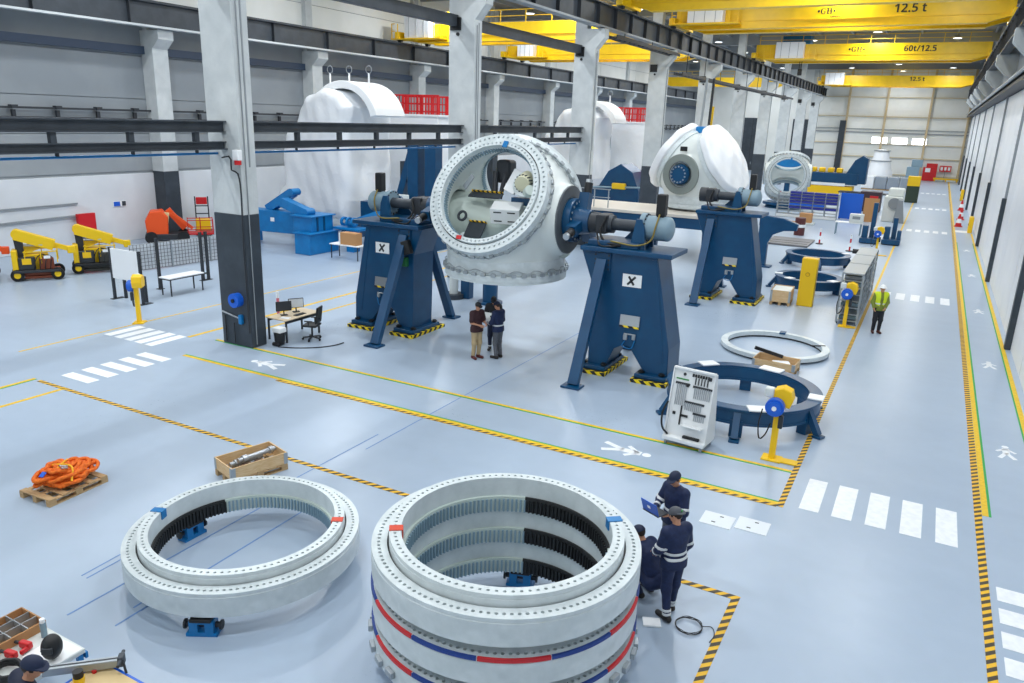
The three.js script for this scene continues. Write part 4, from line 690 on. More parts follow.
// ------------------------------------------------------------ side bay
function wheel(b, x, y, z, r, w, axis = 'z') { return axis === 'z' ? b.cyl([x, y, z - w / 2], [x, y, z + w / 2], r, r, 18) : b.cyl([x - w / 2, y, z], [x + w / 2, y, z], r, r, 18); }
function boomLift(label, pos, turn, main, base, o = {}) {     // compact folded boom lift, boom lying back along +x
  const t = thing('boom_lift', label, 'boom lift', pos, turn, 'boom lifts parked by the left wall'); t.scale.setScalar(0.96);
  nb().rbox(0, 0.32, 0, 1.7, 0.22, 1.0, 0.04).rbox(0.05, 0.14, 0.35, 1.1, 0.12, 0.35, 0.03).build('chassis', base, t);
  for (const [x, z] of [[-0.75, 0.5], [0.75, 0.5], [-0.75, -0.5], [0.75, -0.5]]) { const w = wheel(nb(), x, 0.26, z, 0.26, 0.2).build('wheel', M.rubber, t); wheel(nb(), x, 0.26, z + Math.sign(z) * 0.06, 0.13, 0.12).build('wheel_hub', main, w); }
  nb().rbox(-0.78, 0.85, 0.2, 0.22, 0.95, 0.75, 0.04).build('side_cover', o.cover || main, t); nb().rbox(-0.35, 0.75, 0.42, 0.62, 0.55, 0.3, 0.04).build('engine_box', M.dark, t); nb().box(-0.35, 0.85, 0.575, 0.34, 0.26, 0.01).build('label_panel', M.yellow, t);
  nb().rbox(0.38, 0.72, 0.42, 0.55, 0.5, 0.3, 0.05).build('battery_box', base, t); nb().box(0.42, 1.0, 0.55, 0.24, 0.14, 0.02).build('data_plate', M.whitePaint, t);
  const c = nb(); for (let k = 0; k < 4; k++) c.tube([V(-0.1 + 0.2 * k, 0.45, 0.56), V(-0.05 + 0.2 * k, 0.8, 0.66), V(0.05 + 0.18 * k, 1.0, 0.45), V(0.2, 1.1, 0.2)], 0.02, 14, 5); stuff(c.build('hydraulic_hose', M.black, t));
  nb().cyl([0, 0.4, 0], [0, 0.95, 0], 0.32, 0.28, 20).rbox(0, 1.0, 0, 0.9, 0.2, 0.55, 0.04).build('turntable', main, t);
  // folded boom: riser, two telescoping arms, jib
  nb().bar([-0.55, 1.0, 0], [-0.62, 1.95, 0], 0.34, 0.3, V(1, 0, 0)).build('riser', M.dark, t);
  nb().bar([-0.7, 1.98, 0.05], [0.72, 1.45, 0.05], 0.46, 0.44).build('lower_boom', main, t); nb().bar([-0.45, 1.25, -0.1], [0.5, 1.62, -0.1], 0.34, 0.34).build('upper_boom', main, t);
  nb().cyl([-0.62, 1.98, -0.2], [-0.62, 1.98, 0.25], 0.2, 0.2, 16).build('knuckle', main, t);
  nb().cyl([-0.4, 1.5, 0.2], [0.3, 1.5, 0.24], 0.05).cyl([0.3, 1.5, 0.24], [0.6, 1.45, 0.24], 0.03).build('lift_cylinder', M.steel, t);
  nb().bar([0.6, 1.5, 0.05], [1.3, 1.25, 0.05], 0.18, 0.2).rbox(1.35, 1.22, 0.05, 0.3, 0.32, 0.25, 0.04).build('jib', main, t);
  const r = nb(); for (const z of [0.55, -0.4]) { r.box(0.2, 1.25, z, 1.3, 0.04, 0.04); for (const x of [-0.4, 0.2, 0.8]) r.box(x, 1.0, z, 0.04, 0.5, 0.04); } for (const x of [-0.4, 0.8]) r.box(x, 1.25, 0.08, 0.04, 0.04, 0.95); r.build('guard_frame', main, t);
  if (o.skirt) nb().rbox(0, 0.42, 0.52, 1.75, 0.12, 0.3, 0.03).build('bumper', o.skirt, t);
  return t;
}
const YB = std(0xf3c908, 0.45), BEIGE = std(0xd8cf9a, 0.5);
boomLift('yellow boom lift with orange and black chassis, second from the left edge', [-32.6, 0, -18.25], 1.0, YB, std(0x7a3a22, 0.6), { skirt: M.dark });
boomLift('yellow boom lift with yellow frame, next to the white panel', [-32.2, 0, -20.6], 1.0, YB, std(0x3a3a35, 0.6), { skirt: M.black });
boomLift('orange and beige boom lift cut by the left edge', [-34.3, 0, -16.5], 1.0, M.orange, BEIGE, {});
{ // orange lift by the dark wall column
  const t = thing('boom_lift', 'orange boom lift with tall counterweight beside the dark wall column', 'boom lift', [-36.6, 0, -27.7], 0.9, 'boom lifts parked by the left wall');
  nb().rbox(0, 0.35, 0, 2.2, 0.3, 1.3, 0.05).build('chassis', M.dark, t); for (const [x, z] of [[-0.8, 0.6], [0.8, 0.6], [-0.8, -0.6], [0.8, -0.6]]) wheel(nb(), x, 0.32, z, 0.32, 0.25).build('wheel', M.rubber, t);
  nb().ext([[-0.95, 0], [0.0, 0], [0.05, 0.9], [-0.2, 1.2], [-0.75, 1.15], [-1.0, 0.7]], 1.0, mat4(0, 0.5, -0.5), 0.05).build('counterweight', M.orange, t);
  nb().bar([-0.1, 0.6, 0.1], [0.05, 1.6, 0.1], 0.4, 0.25, V(1, 0, 0)).build('mast', BEIGE, t); nb().bar([0.1, 1.75, -0.2], [0.9, 0.7, -0.2], 0.3, 0.3).bar([0.3, 1.6, 0.3], [1.3, 0.75, 0.3], 0.16, 0.16).build('boom', M.orange, t);
  const r = nb(); for (const y of [0.7, 1.2]) { r.box(1.7, y, 0.5, 1.3, 0.04, 0.04).box(1.7, y, -0.5, 1.3, 0.04, 0.04).box(2.35, y, 0, 0.04, 0.04, 1); } for (const x of [1.05, 1.7, 2.35]) for (const z of [0.5, -0.5]) r.box(x, 0.85, z, 0.04, 0.8, 0.04); r.box(1.7, 0.45, 0, 1.35, 0.08, 1.05).build('basket', M.red, t);
}
{ // pedestrian stacker
  const t = thing('pallet_stacker', 'small yellow pallet stacker with mast and red top by the left wall', 'stacker', [-37.2, 0, -30.6], 0.9);
  nb().rbox(0, 0.55, 0, 0.8, 0.75, 0.75, 0.06).build('body', M.yellow, t); nb().rbox(0, 0.17, 0, 0.9, 0.3, 0.85, 0.04).build('base', M.black, t);
  for (const x of [-0.35, 0.35]) nb().box(x, 1.15, -0.3, 0.07, 2.1, 0.09).build('mast_post', M.steelDark, t);
  nb().rbox(0, 1.95, -0.25, 0.6, 0.4, 0.2, 0.03).build('red_top', M.red, t); for (const y of [1.2, 1.65]) nb().box(0, y, -0.3, 0.7, 0.06, 0.05).build('mast_crossbar', M.steelDark, t);
  for (const x of [-0.25, 0.25]) nb().box(x, 0.07, 0.8, 0.16, 0.06, 1.1).build('fork', M.steelDark, t);
}
{ // low white barrier with dark mesh
  const t = thing('mesh_barrier', 'low white barrier covered with dark wire mesh in the side bay', 'barrier', [-30.5, 0, -23.2], 1.45);
  for (let k = 1; k < 4; k++) {
    const x = -3.0 + k * 2.0; nb().rbox(x, 0.62, -0.05, 1.96, 1.16, 0.04, 0.01).build('panel', M.wallWhite, t);
    const g = nb(); for (let i = 0; i <= 12; i++) g.box(x - 0.96 + i * 0.16, 0.62, 0, 0.013, 1.16, 0.013); for (let i = 0; i <= 7; i++) g.box(x, 0.05 + i * 0.163, 0, 1.94, 0.013, 0.013); stuff(g.build('wire_mesh', M.dark, t));
    nb().box(x + 1.0, 0.62, 0, 0.06, 1.24, 0.06).build('post', M.galv, t);
  }
}
{ // white panel on dark posts
  const t = thing('notice_board', 'white display panel on four dark posts beside the yellow hose reel', 'panel', [-26.02, 0, -17.75]);
  for (const [x, z] of [[-0.83, 0], [0.83, 0], [-0.6, -0.3], [0.6, -0.3]]) nb().box(x, z ? 0.5 : 1.0, z, 0.09, z ? 1.0 : 2.0, 0.09).build('post', M.dark, t);
  for (const x of [-0.83, 0.83]) nb().box(x, 0.01, -0.1, 0.2, 0.02, 0.5).build('foot', M.dark, t); nb().rbox(0, 1.4, 0.0, 1.58, 1.15, 0.05, 0.01).build('board', M.whitePaint, t);
}
for (const [z, n, l] of [[-19.83, 1, 'dark upright post between the white panel and the white bench'], [-21.95, 2, 'pair of dark upright posts behind the white bench']]) {
  const t = thing('fence_post', l, 'post', [-26.98, 0, z]);
  for (let k = 0; k < n; k++) nb().box(0.02, 1.04, -k * 0.28, 0.1, 2.08, 0.1).box(0.02, 0.01, -k * 0.28, 0.24, 0.02, 0.24).build('upright', M.dark, t);
  if (n > 1) nb().box(0.02, 1.9, -0.14, 0.06, 0.06, 0.3).box(0.02, 0.3, -0.14, 0.06, 0.06, 0.3).build('tie', M.dark, t);
}
{
  const t = thing('bench_table', 'white bench with thin dark legs in front of the dark posts', 'bench', [-25.75, 0, -19.95], 0);
  nb().rbox(0, 0.71, 0, 0.62, 0.05, 1.65, 0.01).build('top', M.whitePaint, t); nb().box(0, 0.66, 0, 0.56, 0.05, 1.58).build('rail', M.dark, t);
  for (const [x, z] of [[-0.26, -0.74], [0.26, -0.74], [-0.26, 0.74], [0.26, 0.74]]) nb().box(x, 0.33, z, 0.04, 0.66, 0.04).build('leg', M.dark, t);
}
function reelPost(label, pos, turn, o = {}) {        // yellow post with a hose drum and a blue reel
  const t = thing('hose_reel_post', label, 'hose reel', pos, turn, 'yellow posts with blue hose reels');
  nb().rbox(0, 0.02, 0, 0.42, 0.04, 0.36, 0.01).build('base', M.yellow, t); if (o.plate) nb().rbox(o.plate / 2, 0.02, 0, o.plate, 0.035, 0.26, 0.01).build('foot_plate', M.yellow, t);
  nb().box(0, 0.72, 0, 0.13, 1.4, 0.13).build('post', M.yellow, t);
  nb().ext([[-0.2, 0], [0.2, 0], [0.26, 0.2], [0.2, 0.42], [0, 0.5], [-0.2, 0.42], [-0.26, 0.2]].map(q => [q[0] * 0.8, q[1] * 0.8]), 0.28, mat4(0.06, 1.28, -0.24), 0.02).build('drum_guard', M.yellow, t);
  const r = nb().cyl([-0.05, 1.28, 0.08], [-0.05, 1.28, 0.24], 0.2, 0.2, 26).cyl([-0.05, 1.28, 0.22], [-0.05, 1.28, 0.28], 0.15, 0.15, 26).build('reel', M.blueBright, t); nb().cyl([-0.05, 1.28, 0.27], [-0.05, 1.28, 0.31], 0.05).build('reel_hub', M.whitePaint, r);
  nb().rbox(-0.22, 1.55, 0.0, 0.2, 0.22, 0.2, 0.04).build('hose_guide', M.offwhite, t);
  nb().tube([V(-0.3, 1.2, 0.2), V(-0.34, 0.8, 0.22), V(-0.28, 0.5, 0.2), V(-0.18, 0.62, 0.2), V(-0.1, 0.9, 0.18)], 0.016, 30, 6).build('hose', M.black, t); nb().rbox(0.1, 0.95, 0.12, 0.1, 0.3, 0.1, 0.02).build('regulator', M.dark, t);
  return t;
}
reelPost('yellow hose reel post beside the white display panel', [-23.1, 0, -16.05], -0.9, {});
reelPost('yellow hose reel post in front of the blue ring cradle', [-2.2, 0, -16.55], 0.0, { plate: 0.55 });
reelPost('yellow hose reel post at the near end of the grey shelf trolleys', [-2.12, 0, -30.35], 0.0, { plate: 0.4 });
reelPost('yellow hose reel post behind the grey shelf trolleys', [-2.4, 0, -50], 0.0, { plate: 0.6 });
reelPost('yellow hose reel post behind the left hub stand', [-22.6, 0, -29.0], 0.0, {});
{ // reel fixed to the nearest column
  const t = thing('wall_hose_reel', 'blue hose reel fixed to the foot of the nearest column', 'hose reel', [-18.3, 0, -16.03]);
  nb().cyl([0.1, 1.5, -0.02], [0.1, 1.5, 0.2], 0.22, 0.22, 24).build('reel', M.blueBright, t); nb().cyl([0.1, 1.5, 0.18], [0.1, 1.5, 0.24], 0.06).build('reel_hub', M.black, t); nb().rbox(-0.12, 1.52, 0.05, 0.1, 0.16, 0.1, 0.02).build('hose_guide', M.whitePaint, t);
  nb().tube([V(-0.6, 1.05, 0.03), V(0, 0.95, 0.05), V(0.22, 0.92, 0.05)], 0.025, 20, 6).build('air_pipe', M.galv, t); nb().rbox(0.22, 0.9, 0.05, 0.14, 0.3, 0.12, 0.03).build('regulator', M.blueLight, t); nb().cyl([-0.1, 0.75, 0.04], [-0.1, 0.1, 0.04], 0.015).cyl([-0.5, 0.95, 0.02], [-0.5, 0.1, 0.02], 0.02).build('hose', M.black, t);
  const s = thing('column_alarm', 'red and white alarm box on the nearest column under the truss', 'alarm', [-17.7, 0, -16.03]); nb().rbox(-0.05, 5.85, 0.06, 0.24, 0.3, 0.16, 0.02).build('box', M.whitePaint, s); nb().cyl([-0.02, 5.58, 0.08], [-0.02, 5.7, 0.08], 0.1).build('beacon', M.red, s); nb().tube([V(-0.7, 5.75, 0.05), V(-0.35, 5.78, 0.05), V(-0.33, 5.4, 0.05), V(-0.1, 5.35, 0.05), V(-0.08, 3.0, 0.03), V(-0.06, 0.5, 0.03)], 0.025, 40, 6).build('cable', M.dark, s);
}
{ // desk with screens, drawer pedestal, chair
  const t = thing('computer_desk', 'small computer desk with thin legs beside the nearest column', 'desk', [-17.72, 0, -17.85]);
  nb().rbox(0, 0.73, 0, 0.85, 0.035, 1.6, 0.008).build('top', std(0xd9c6a8, 0.5), t); for (const [x, z] of [[-0.38, -0.74], [0.38, -0.74], [-0.38, 0.74], [0.38, 0.74]]) nb().box(x, 0.355, z, 0.05, 0.71, 0.05).build('leg', M.dark, t); nb().box(0.38, 0.66, 0, 0.04, 0.08, 1.45).box(-0.38, 0.66, 0, 0.04, 0.08, 1.45).build('rail', M.dark, t);
  const scr = (z, label, col) => { const m = thing('monitor', label, 'monitor', [-17.85, 0.748, z], 1.0); nb().rbox(0, 0.3, 0, 0.5, 0.32, 0.04, 0.01).build('case', M.black, m); nb().box(0, 0.3, 0.022, 0.46, 0.28, 0.004).build('screen', col, m); nb().cyl([0, 0.015, 0], [0, 0.2, -0.02], 0.02).rbox(0, 0.01, 0, 0.22, 0.02, 0.16, 0.005).build('foot', M.black, m); };
  scr(-17.55, 'black computer monitor on the small desk', M.dark); scr(-18.1, 'computer monitor with pale screen on the small desk', std(0xdfe5ea, 0.3));
  const kb = nb().rbox(0, 0.012, 0, 0.16, 0.02, 0.44, 0.005).build('keyboard', M.black, scene); kb.position.set(-17.5, 0.748, -17.9); tag(kb, 'black keyboard on the small desk', 'keyboard');
  const pp = nb().box(0, 0.006, 0, 0.3, 0.01, 0.22, 0.3).build('paper_stack', M.whitePaint, scene); pp.position.set(-17.55, 0.748, -17.3); tag(pp, 'loose white papers on the small desk', 'papers');
  const p = thing('bin', 'black waste bin with white lid under the desk', 'bin', [-17.35, 0, -16.82]); nb().cyl([0, 0.04, 0], [0, 0.42, 0], 0.15, 0.18, 18).build('body', M.black, p); nb().rbox(0, 0.5, 0, 0.34, 0.16, 0.3, 0.03).build('lid', M.whitePaint, p); nb().cyl([-0.12, 0.06, 0.16], [0.12, 0.06, 0.16], 0.06).build('wheel', M.rubber, p);
  const c = thing('office_chair', 'black swivel office chair at the small desk', 'chair', [-16.95, 0, -17.85], -1.2);
  nb().rbox(0, 0.5, 0, 0.5, 0.08, 0.48, 0.035).build('seat', M.black, c); nb().rbox(0, 0.85, -0.25, 0.46, 0.55, 0.06, 0.03, 0, -0.12).build('backrest', M.black, c); nb().cyl([0, 0.1, 0], [0, 0.48, 0], 0.03).build('column', M.dark, c); nb().bar([0, 0.5, -0.2], [0, 0.75, -0.28], 0.06, 0.03, V(0, 0, 1)).build('back_bar', M.dark, c);
  for (let k = 0; k < 5; k++) { const a = k * TAU / 5; const l = nb().bar([0, 0.11, 0], [0.3 * Math.cos(a), 0.08, 0.3 * Math.sin(a)], 0.05, 0.04).build('leg', M.dark, c); nb().cyl([0.3 * Math.cos(a) - 0.02, 0.035, 0.3 * Math.sin(a)], [0.3 * Math.cos(a) + 0.02, 0.035, 0.3 * Math.sin(a)], 0.035).build('castor', M.black, l); }
  for (const s of [-1, 1]) nb().box(s * 0.28, 0.68, 0, 0.05, 0.03, 0.26).box(s * 0.28, 0.58, 0, 0.03, 0.18, 0.04).build('armrest', M.dark, c);
  tag(nb().tube([V(-17.2, 0.02, -16.6), V(-16.8, 0.02, -16.75), V(-16.2, 0.02, -17.2), V(-15.9, 0.02, -17.7), V(-15.85, 0.02, -18.1)], 0.018, 60, 6).build('power_cable', M.black, scene), 'black cable curving over the floor from the desk', 'cable');
  const s = thing('barrier_post', 'pink and white barrier post behind the nearest column', 'post', [-19.9, 0, -19.3]); for (let k = 0; k < 4; k++) nb().cyl([0, 0.05 + k * 0.22, 0], [0, 0.27 + k * 0.22, 0], 0.05).build('segment', k % 2 ? M.whitePaint : std(0xd9707a, 0.5), s); nb().cyl([0, 0, 0], [0, 0.05, 0], 0.2).build('foot', M.black, s);
}
{ // big blue tilting frame
  const t = thing('tilting_frame', 'long bright blue steel tilting frame with hydraulic arms in the side bay', 'steel frame', [-28.2, 0, -30.3]); t.scale.y = 0.87;
  nb().rbox(-3.0, 1.5, -0.6, 5.3, 1.35, 0.9, 0.03, 0.14).build('main_beam', M.blueLight, t); nb().rbox(0.05, 0.62, 0.0, 1.05, 1.24, 2.2, 0.03).build('end_block', M.blueLight, t); nb().rbox(-0.25, 1.72, -0.1, 1.3, 0.95, 1.6, 0.03).build('upper_block', M.blueLight, t); nb().rbox(-0.25, 2.22, -0.1, 1.5, 0.07, 1.9, 0.02).rbox(0.1, 1.27, 0, 1.25, 0.06, 2.4, 0.02).build('flange_plate', M.blueLight, t);
  nb().rbox(-5.4, 0.45, -0.2, 0.9, 0.9, 1.6, 0.03).build('rear_foot', M.blueLight, t);
  for (const z of [0.3, -0.2]) nb().box(0.41, 1.75, z, 0.04, 0.85, 0.12).build('web_rib', M.blue, t);
  const a1 = nb().bar([-3.9, 2.2, -0.6], [-2.1, 3.35, -0.6], 0.45, 0.5).build('hydraulic_arm', M.blueLight, t); nb().cyl([-2.0, 3.4, -0.9], [-2.0, 3.4, -0.3], 0.22).build('arm_pivot', M.blueLight, a1);
  const a2 = nb().bar([-2.0, 2.85, 0.2], [-0.4, 2.35, 0.2], 0.5, 0.55).build('hydraulic_arm', M.blueLight, t); nb().cyl([-0.3, 2.4, -0.1], [-0.3, 2.4, 0.5], 0.24).build('arm_pivot', M.blueLight, a2);
  const a3 = nb().bar([1.0, 1.65, -1.4], [3.6, 2.8, -2.2], 0.35, 0.35).build('hydraulic_arm', M.blueLight, t); for (const q of [0, 0.35, 0.7]) nb().add(crease(latheRing(0.16, 0.28, -0.06, 0.06, 0.01)), mat4(1.0 + q, 1.85, -1.1, 0, 0, Math.PI / 2)).build('clevis', M.blueLight, a3);
  nb().rbox(1.4, 1.45, -1.2, 1.8, 0.14, 0.9, 0.02).box(1.4, 0.7, -1.3, 0.5, 1.4, 0.5).build('bracket_shelf', M.blueLight, t); nb().box(-2.9, 1.7, 0.2, 0.24, 0.24, 0.02, 0.14).build('label_plate', M.whitePaint, t);
  const b = thing('bench_table', 'low white bench with cardboard box beside the blue tilting frame', 'bench', [-25.6, 0, -29.8]); nb().rbox(0, 0.72, 0, 1.9, 0.05, 0.7, 0.01).build('top', M.whitePaint, b); for (const x of [-0.85, 0.85]) for (const z of [-0.3, 0.3]) nb().box(x, 0.35, z, 0.04, 0.7, 0.04).build('leg', M.dark, b);
  const bx = thing('cardboard_box', 'brown and white box on the low bench by the blue frame', 'box', [-25.5, 0.745, -29.8]); nb().rbox(0.1, 0.3, 0, 1.0, 0.6, 0.5, 0.01).build('carton', M.card, bx); nb().box(-0.42, 0.3, 0.02, 0.06, 0.58, 0.5).build('white_flap', M.whitePaint, bx);
  const cn = thing('traffic_cone', 'small orange cone beside the left hub stand', 'cone', [-20.6, 0, -25.2]); nb().rbox(0, 0.02, 0, 0.36, 0.04, 0.36, 0.01).cyl([0, 0.04, 0], [0, 0.7, 0], 0.15, 0.04).build('body', M.orange, cn); nb().cyl([0, 0.3, 0], [0, 0.42, 0], 0.115, 0.095).build('stripe', M.whitePaint, cn);
}
// ------------------------------------------------------------ wrapped nacelles with red guard rails
const nacelleGeo = (() => {
  const poly = [[-4.2, 0.4], [-1.6, -0.25], [0.8, -0.15], [1.15, 1.0], [0.95, 4.3], [1.1, 6.2], [0.4, 6.9], [-0.9, 7.15], [-2.4, 6.75], [-3.0, 6.0], [-3.3, 5.2], [-4.1, 4.6], [-4.3, 3.2], [-4.3, 1.6], [-4.9, 0.9]];
  const sd = (x, y) => { let d = 1e9, s = 1; for (let i = 0, k = poly.length - 1; i < poly.length; k = i++) { const [ax, ay] = poly[i], [bx, by] = poly[k]; const ex = bx - ax, ey = by - ay, wx = x - ax, wy = y - ay, t = Math.max(0, Math.min(1, (wx * ex + wy * ey) / (ex * ex + ey * ey))); d = Math.min(d, (wx - ex * t) ** 2 + (wy - ey * t) ** 2); const c1 = y >= ay, c2 = y < by, c3 = ex * wy > ey * wx; if ((c1 && c2 && c3) || (!c1 && !c2 && !c3)) s = -s; } return s * Math.sqrt(d); };
  const f = (x, y, z) => { const d = sd(x, y), w = Math.abs(z) - (2.0 + 0.2 * Math.sin(x * 0.9 + 1)); const q = Math.hypot(Math.max(d + 0.6, 0), Math.max(w + 0.6, 0)) + Math.min(Math.max(d + 0.6, w + 0.6), 0) - 0.6; return q + 0.05 * Math.sin(x * 2.1 + y * 1.3) * Math.sin(y * 1.7 - z) + 0.02 * Math.sin(x * 6 + y * 2 + z * 3); };
  return metreUV(clean(surfaceNet(f, [-6.2, -0.8, -2.7], [1.8, 8.2, 2.7], 0.12)));
})();
function nacelle(label, pos, turn, cover) {
  const t = thing('wrapped_nacelle', label, 'nacelle', pos, turn, 'white wrapped nacelles in the side bay'); mesh('wrapping', nacelleGeo, M.wrap, t);
  nb().box(-3.8, -0.65, 0, 0.6, 1.3, 3).box(0.2, -0.85, 0, 0.6, 0.9, 3).build('support_foot', M.blue, t);
  if (cover) { // arched canopy cover
    const o = [], inn = []; for (let k = 0; k <= 14; k++) { const a = Math.PI * (0.08 + 0.62 * k / 14); o.push([2.5 * Math.cos(a) + 0.15, 2.35 * Math.sin(a) + 5.2]); inn.unshift([2.1 * Math.cos(a) + 0.15, 2.0 * Math.sin(a) + 5.2]); }
    nb().ext([...o, ...inn], 2.6, mat4(0, 0, -1.2), 0.03).build('arched_cover', M.whitePaint, t);
    for (const x of [-1.1, 0.3, 1.7]) { const p = nb().cyl([x, x < -1 ? 6.9 : x < 1 ? 7.4 : 7.2, 0.9], [x, 8.0, 0.9], 0.05).build('lifting_post', M.whitePaint, t); nb().add(new THREE.TorusGeometry(0.2, 0.025, 6, 20), mat4(x, 8.18, 0.9)).build('lifting_ring', M.grey, p); }
  }
  return t;
}
nacelle('near white wrapped nacelle with arched cover and lifting rings', [-30.2, 1.3, -36.2], 0, true);
nacelle('far white nacelle seen between third and fourth column', [-27.3, 1.3, -65], 0, true);
function guard(label, pos, w, d) {
  const t = thing('guard_platform', label, 'platform', pos, 0, 'red railed platforms on the nacelles'); nb().box(0, 2.55, 0, w, 7.1, d).build('cladding', M.wrap, t); nb().box(0, 6.15, 0, w + 0.2, 0.12, d + 0.2).build('deck', M.whitePaint, t);
  for (let x = -w / 2; x <= w / 2 + 0.01; x += w / 4) for (const z of [d / 2, -d / 2]) nb().box(x, 6.8, z, 0.13, 1.3, 0.13).build('rail_post', M.red, t);
  const b = nb(); for (let x = -w / 2; x < w / 2; x += 0.24) for (const z of [d / 2, -d / 2]) b.box(x, 6.8, z, 0.05, 1.2, 0.04); stuff(b.build('rail_bar', M.red, t));
  for (const z of [d / 2, -d / 2]) nb().box(0, 7.4, z, w, 0.1, 0.06).box(0, 6.9, z, w, 0.06, 0.05).box(0, 6.4, z, w, 0.08, 0.05).build('rail', M.red, t);
}
guard('red railed platform on white cladding behind the near wrapped nacelle', [-31.6, 1.0, -44.5], 5.0, 3); guard('red railed platform behind the far nacelle', [-25.2, 1.0, -69.5], 3.2, 3);
{ // blue work tower behind the left stand
  const t = thing('blue_tower', 'tall blue steel tower with slanted brace behind the left hub stand', 'tower', [-24.6, 0, -35]);
  for (const x of [-0.5, 0.65]) nb().rbox(x, 2.9, 0, 0.7, 5.8, 0.7, 0.03).build('upright', M.blue, t); nb().bar([-1.9, 1.6, 0], [-0.7, 5.2, 0], 0.5, 0.4).build('brace', M.blue, t); nb().rbox(-1.2, 1.4, 0.5, 2.8, 0.8, 1.4, 0.03).build('base_frame', M.blue, t); nb().rbox(-0.9, 2.4, 0.75, 0.9, 1.1, 0.08, 0.1).build('white_plate', M.offwhite, t); nb().rbox(-3.0, 1.6, 0.4, 1.3, 1.6, 1.2, 0.03).build('side_block', M.blue, t); nb().box(0, 0.5, 0, 2.4, 1.0, 1.2).build('plinth', M.blue, t);
  const d = thing('dark_cabinet', 'dark tall cabinet behind the blue tower', 'cabinet', [-28.5, 0, -39.5]); nb().rbox(0, 2.2, 0, 1.4, 4.4, 1, 0.03).build('body', M.colDark, d); nb().box(0.3, 2.2, 0.51, 0.03, 4.2, 0.02).build('door_gap', M.black, d);
}
{ // second work station: blue base below the far nacelle
  const t = thing('blue_cradle_base', 'blue steel cradle under the far nacelle, right of the third column', 'cradle', [-22.4, 0, -60]);
  nb().ext([[-2.6, 0], [1.8, 0], [1.8, 1.9], [1.2, 3.3], [0.2, 3.9], [-0.8, 3.3], [-1.6, 2.0], [-2.6, 1.9]], 2.4, mat4(0, 0, -1.2), 0.04).build('side_plate', M.blue, t); nb().rbox(0.2, 2.2, 1.3, 1.2, 0.5, 0.3, 0.1).build('yellow_drum', M.yellow, t); nb().cyl([-2.2, 2.0, 1.35], [2, 2.2, 1.35], 0.08).build('tie_rod', M.greyBlue, t);
  const o = thing('orange_bag', 'orange padded bag hanging behind the wrapped hub', 'bag', [-20.9, 0, -62]); nb().cyl([0, 0, 0], [0, 2.6, 0], 0.06).build('hanger_post', M.grey, o); nb().sph(0, 3.2, 0, 0.75, 0.8, 1.3, 0.7).build('bag', M.orange, o);
  const p = thing('work_platform', 'pale deck of a work platform with grey handrail behind the right stand', 'platform', [-14.2, 0, -42.3]);
  nb().rbox(0, 2.42, 0, 9, 0.16, 4.4, 0.02).build('deck', std(0xcfc8bd, 0.6), p); nb().box(0, 2.05, 2.0, 8.8, 0.55, 0.2).box(0, 2.05, -2.0, 8.8, 0.55, 0.2).build('edge_beam', M.blue, p); for (const x of [-4, 0, 4]) for (const z of [-1.8, 1.8]) nb().box(x, 1.0, z, 0.35, 2.0, 0.35).build('leg', M.blue, p);
  for (let k = 0; k < 4; k++) nb().box(-4.2 + k * 0.85, 3.0, 1.9, 0.05, 1.0, 0.05).build('handrail_post', M.galv, p); nb().box(-2.9, 3.5, 1.9, 2.7, 0.05, 0.05).box(-2.9, 3.05, 1.9, 2.7, 0.04, 0.04).build('handrail', M.galv, p);
}
{ // small things under the open hub
  const t = thing('support_tube', 'blue steel support tube with round foot under the open hub', 'support', [-14.84, 0, -25.7]); nb().cyl([0, 0, 0], [0, 0.08, 0], 0.5, 0.5, 28).build('foot', M.blue, t); nb().cyl([0, 0.08, 0], [0, 1.9, 0], 0.3, 0.3, 24).build('tube', M.blue, t); nb().cyl([0, 1.9, 0], [0, 1.98, 0], 0.5, 0.5, 28).build('head', M.blue, t);
  const p = thing('pump_unit', 'grey pump with white cylinder on a black base behind the left stand', 'pump', [-16.5, 0, -25.6]); nb().cyl([0, 0, 0], [0, 0.2, 0], 0.42, 0.42, 24).build('base', M.steelDark, p); nb().cyl([0, 0.2, 0], [0, 1.0, 0], 0.18, 0.18, 20).build('cylinder', M.offwhite, p); nb().rbox(0.45, 0.45, -0.3, 0.4, 0.9, 0.4, 0.04).build('valve_block', M.blue, p);
}
{ // left wall furniture
  const d = thing('fire_door', 'red fire cabinet on the left wall behind the yellow lifts', 'cabinet', [X0 + 0.32, 0, -24.05]); nb().rbox(0.14, 1.2, 0, 0.2, 1.1, 0.95, 0.02).build('body', M.red, d); nb().box(0.245, 1.2, 0, 0.02, 1.0, 0.85).build('door', std(0xd01c22, 0.4), d); nb().box(0.14, 0.33, 0, 0.16, 0.66, 0.5).build('foot', M.grey, d);
  const s = nb().box(0, 0, 0, 0.03, 0.28, 0.75).build('wall_sign', M.whitePaint, scene); s.position.set(X0 + 0.13, 2.05, -26.25); tag(s, 'small blue and white sign on the left wall', 'sign'); nb().box(0.02, 0, 0.17, 0.01, 0.24, 0.36).build('blue_field', M.blueBright, s); nb().box(0.02, 0, -0.24, 0.01, 0.24, 0.22).build('dark_field', M.colDark, s);
}
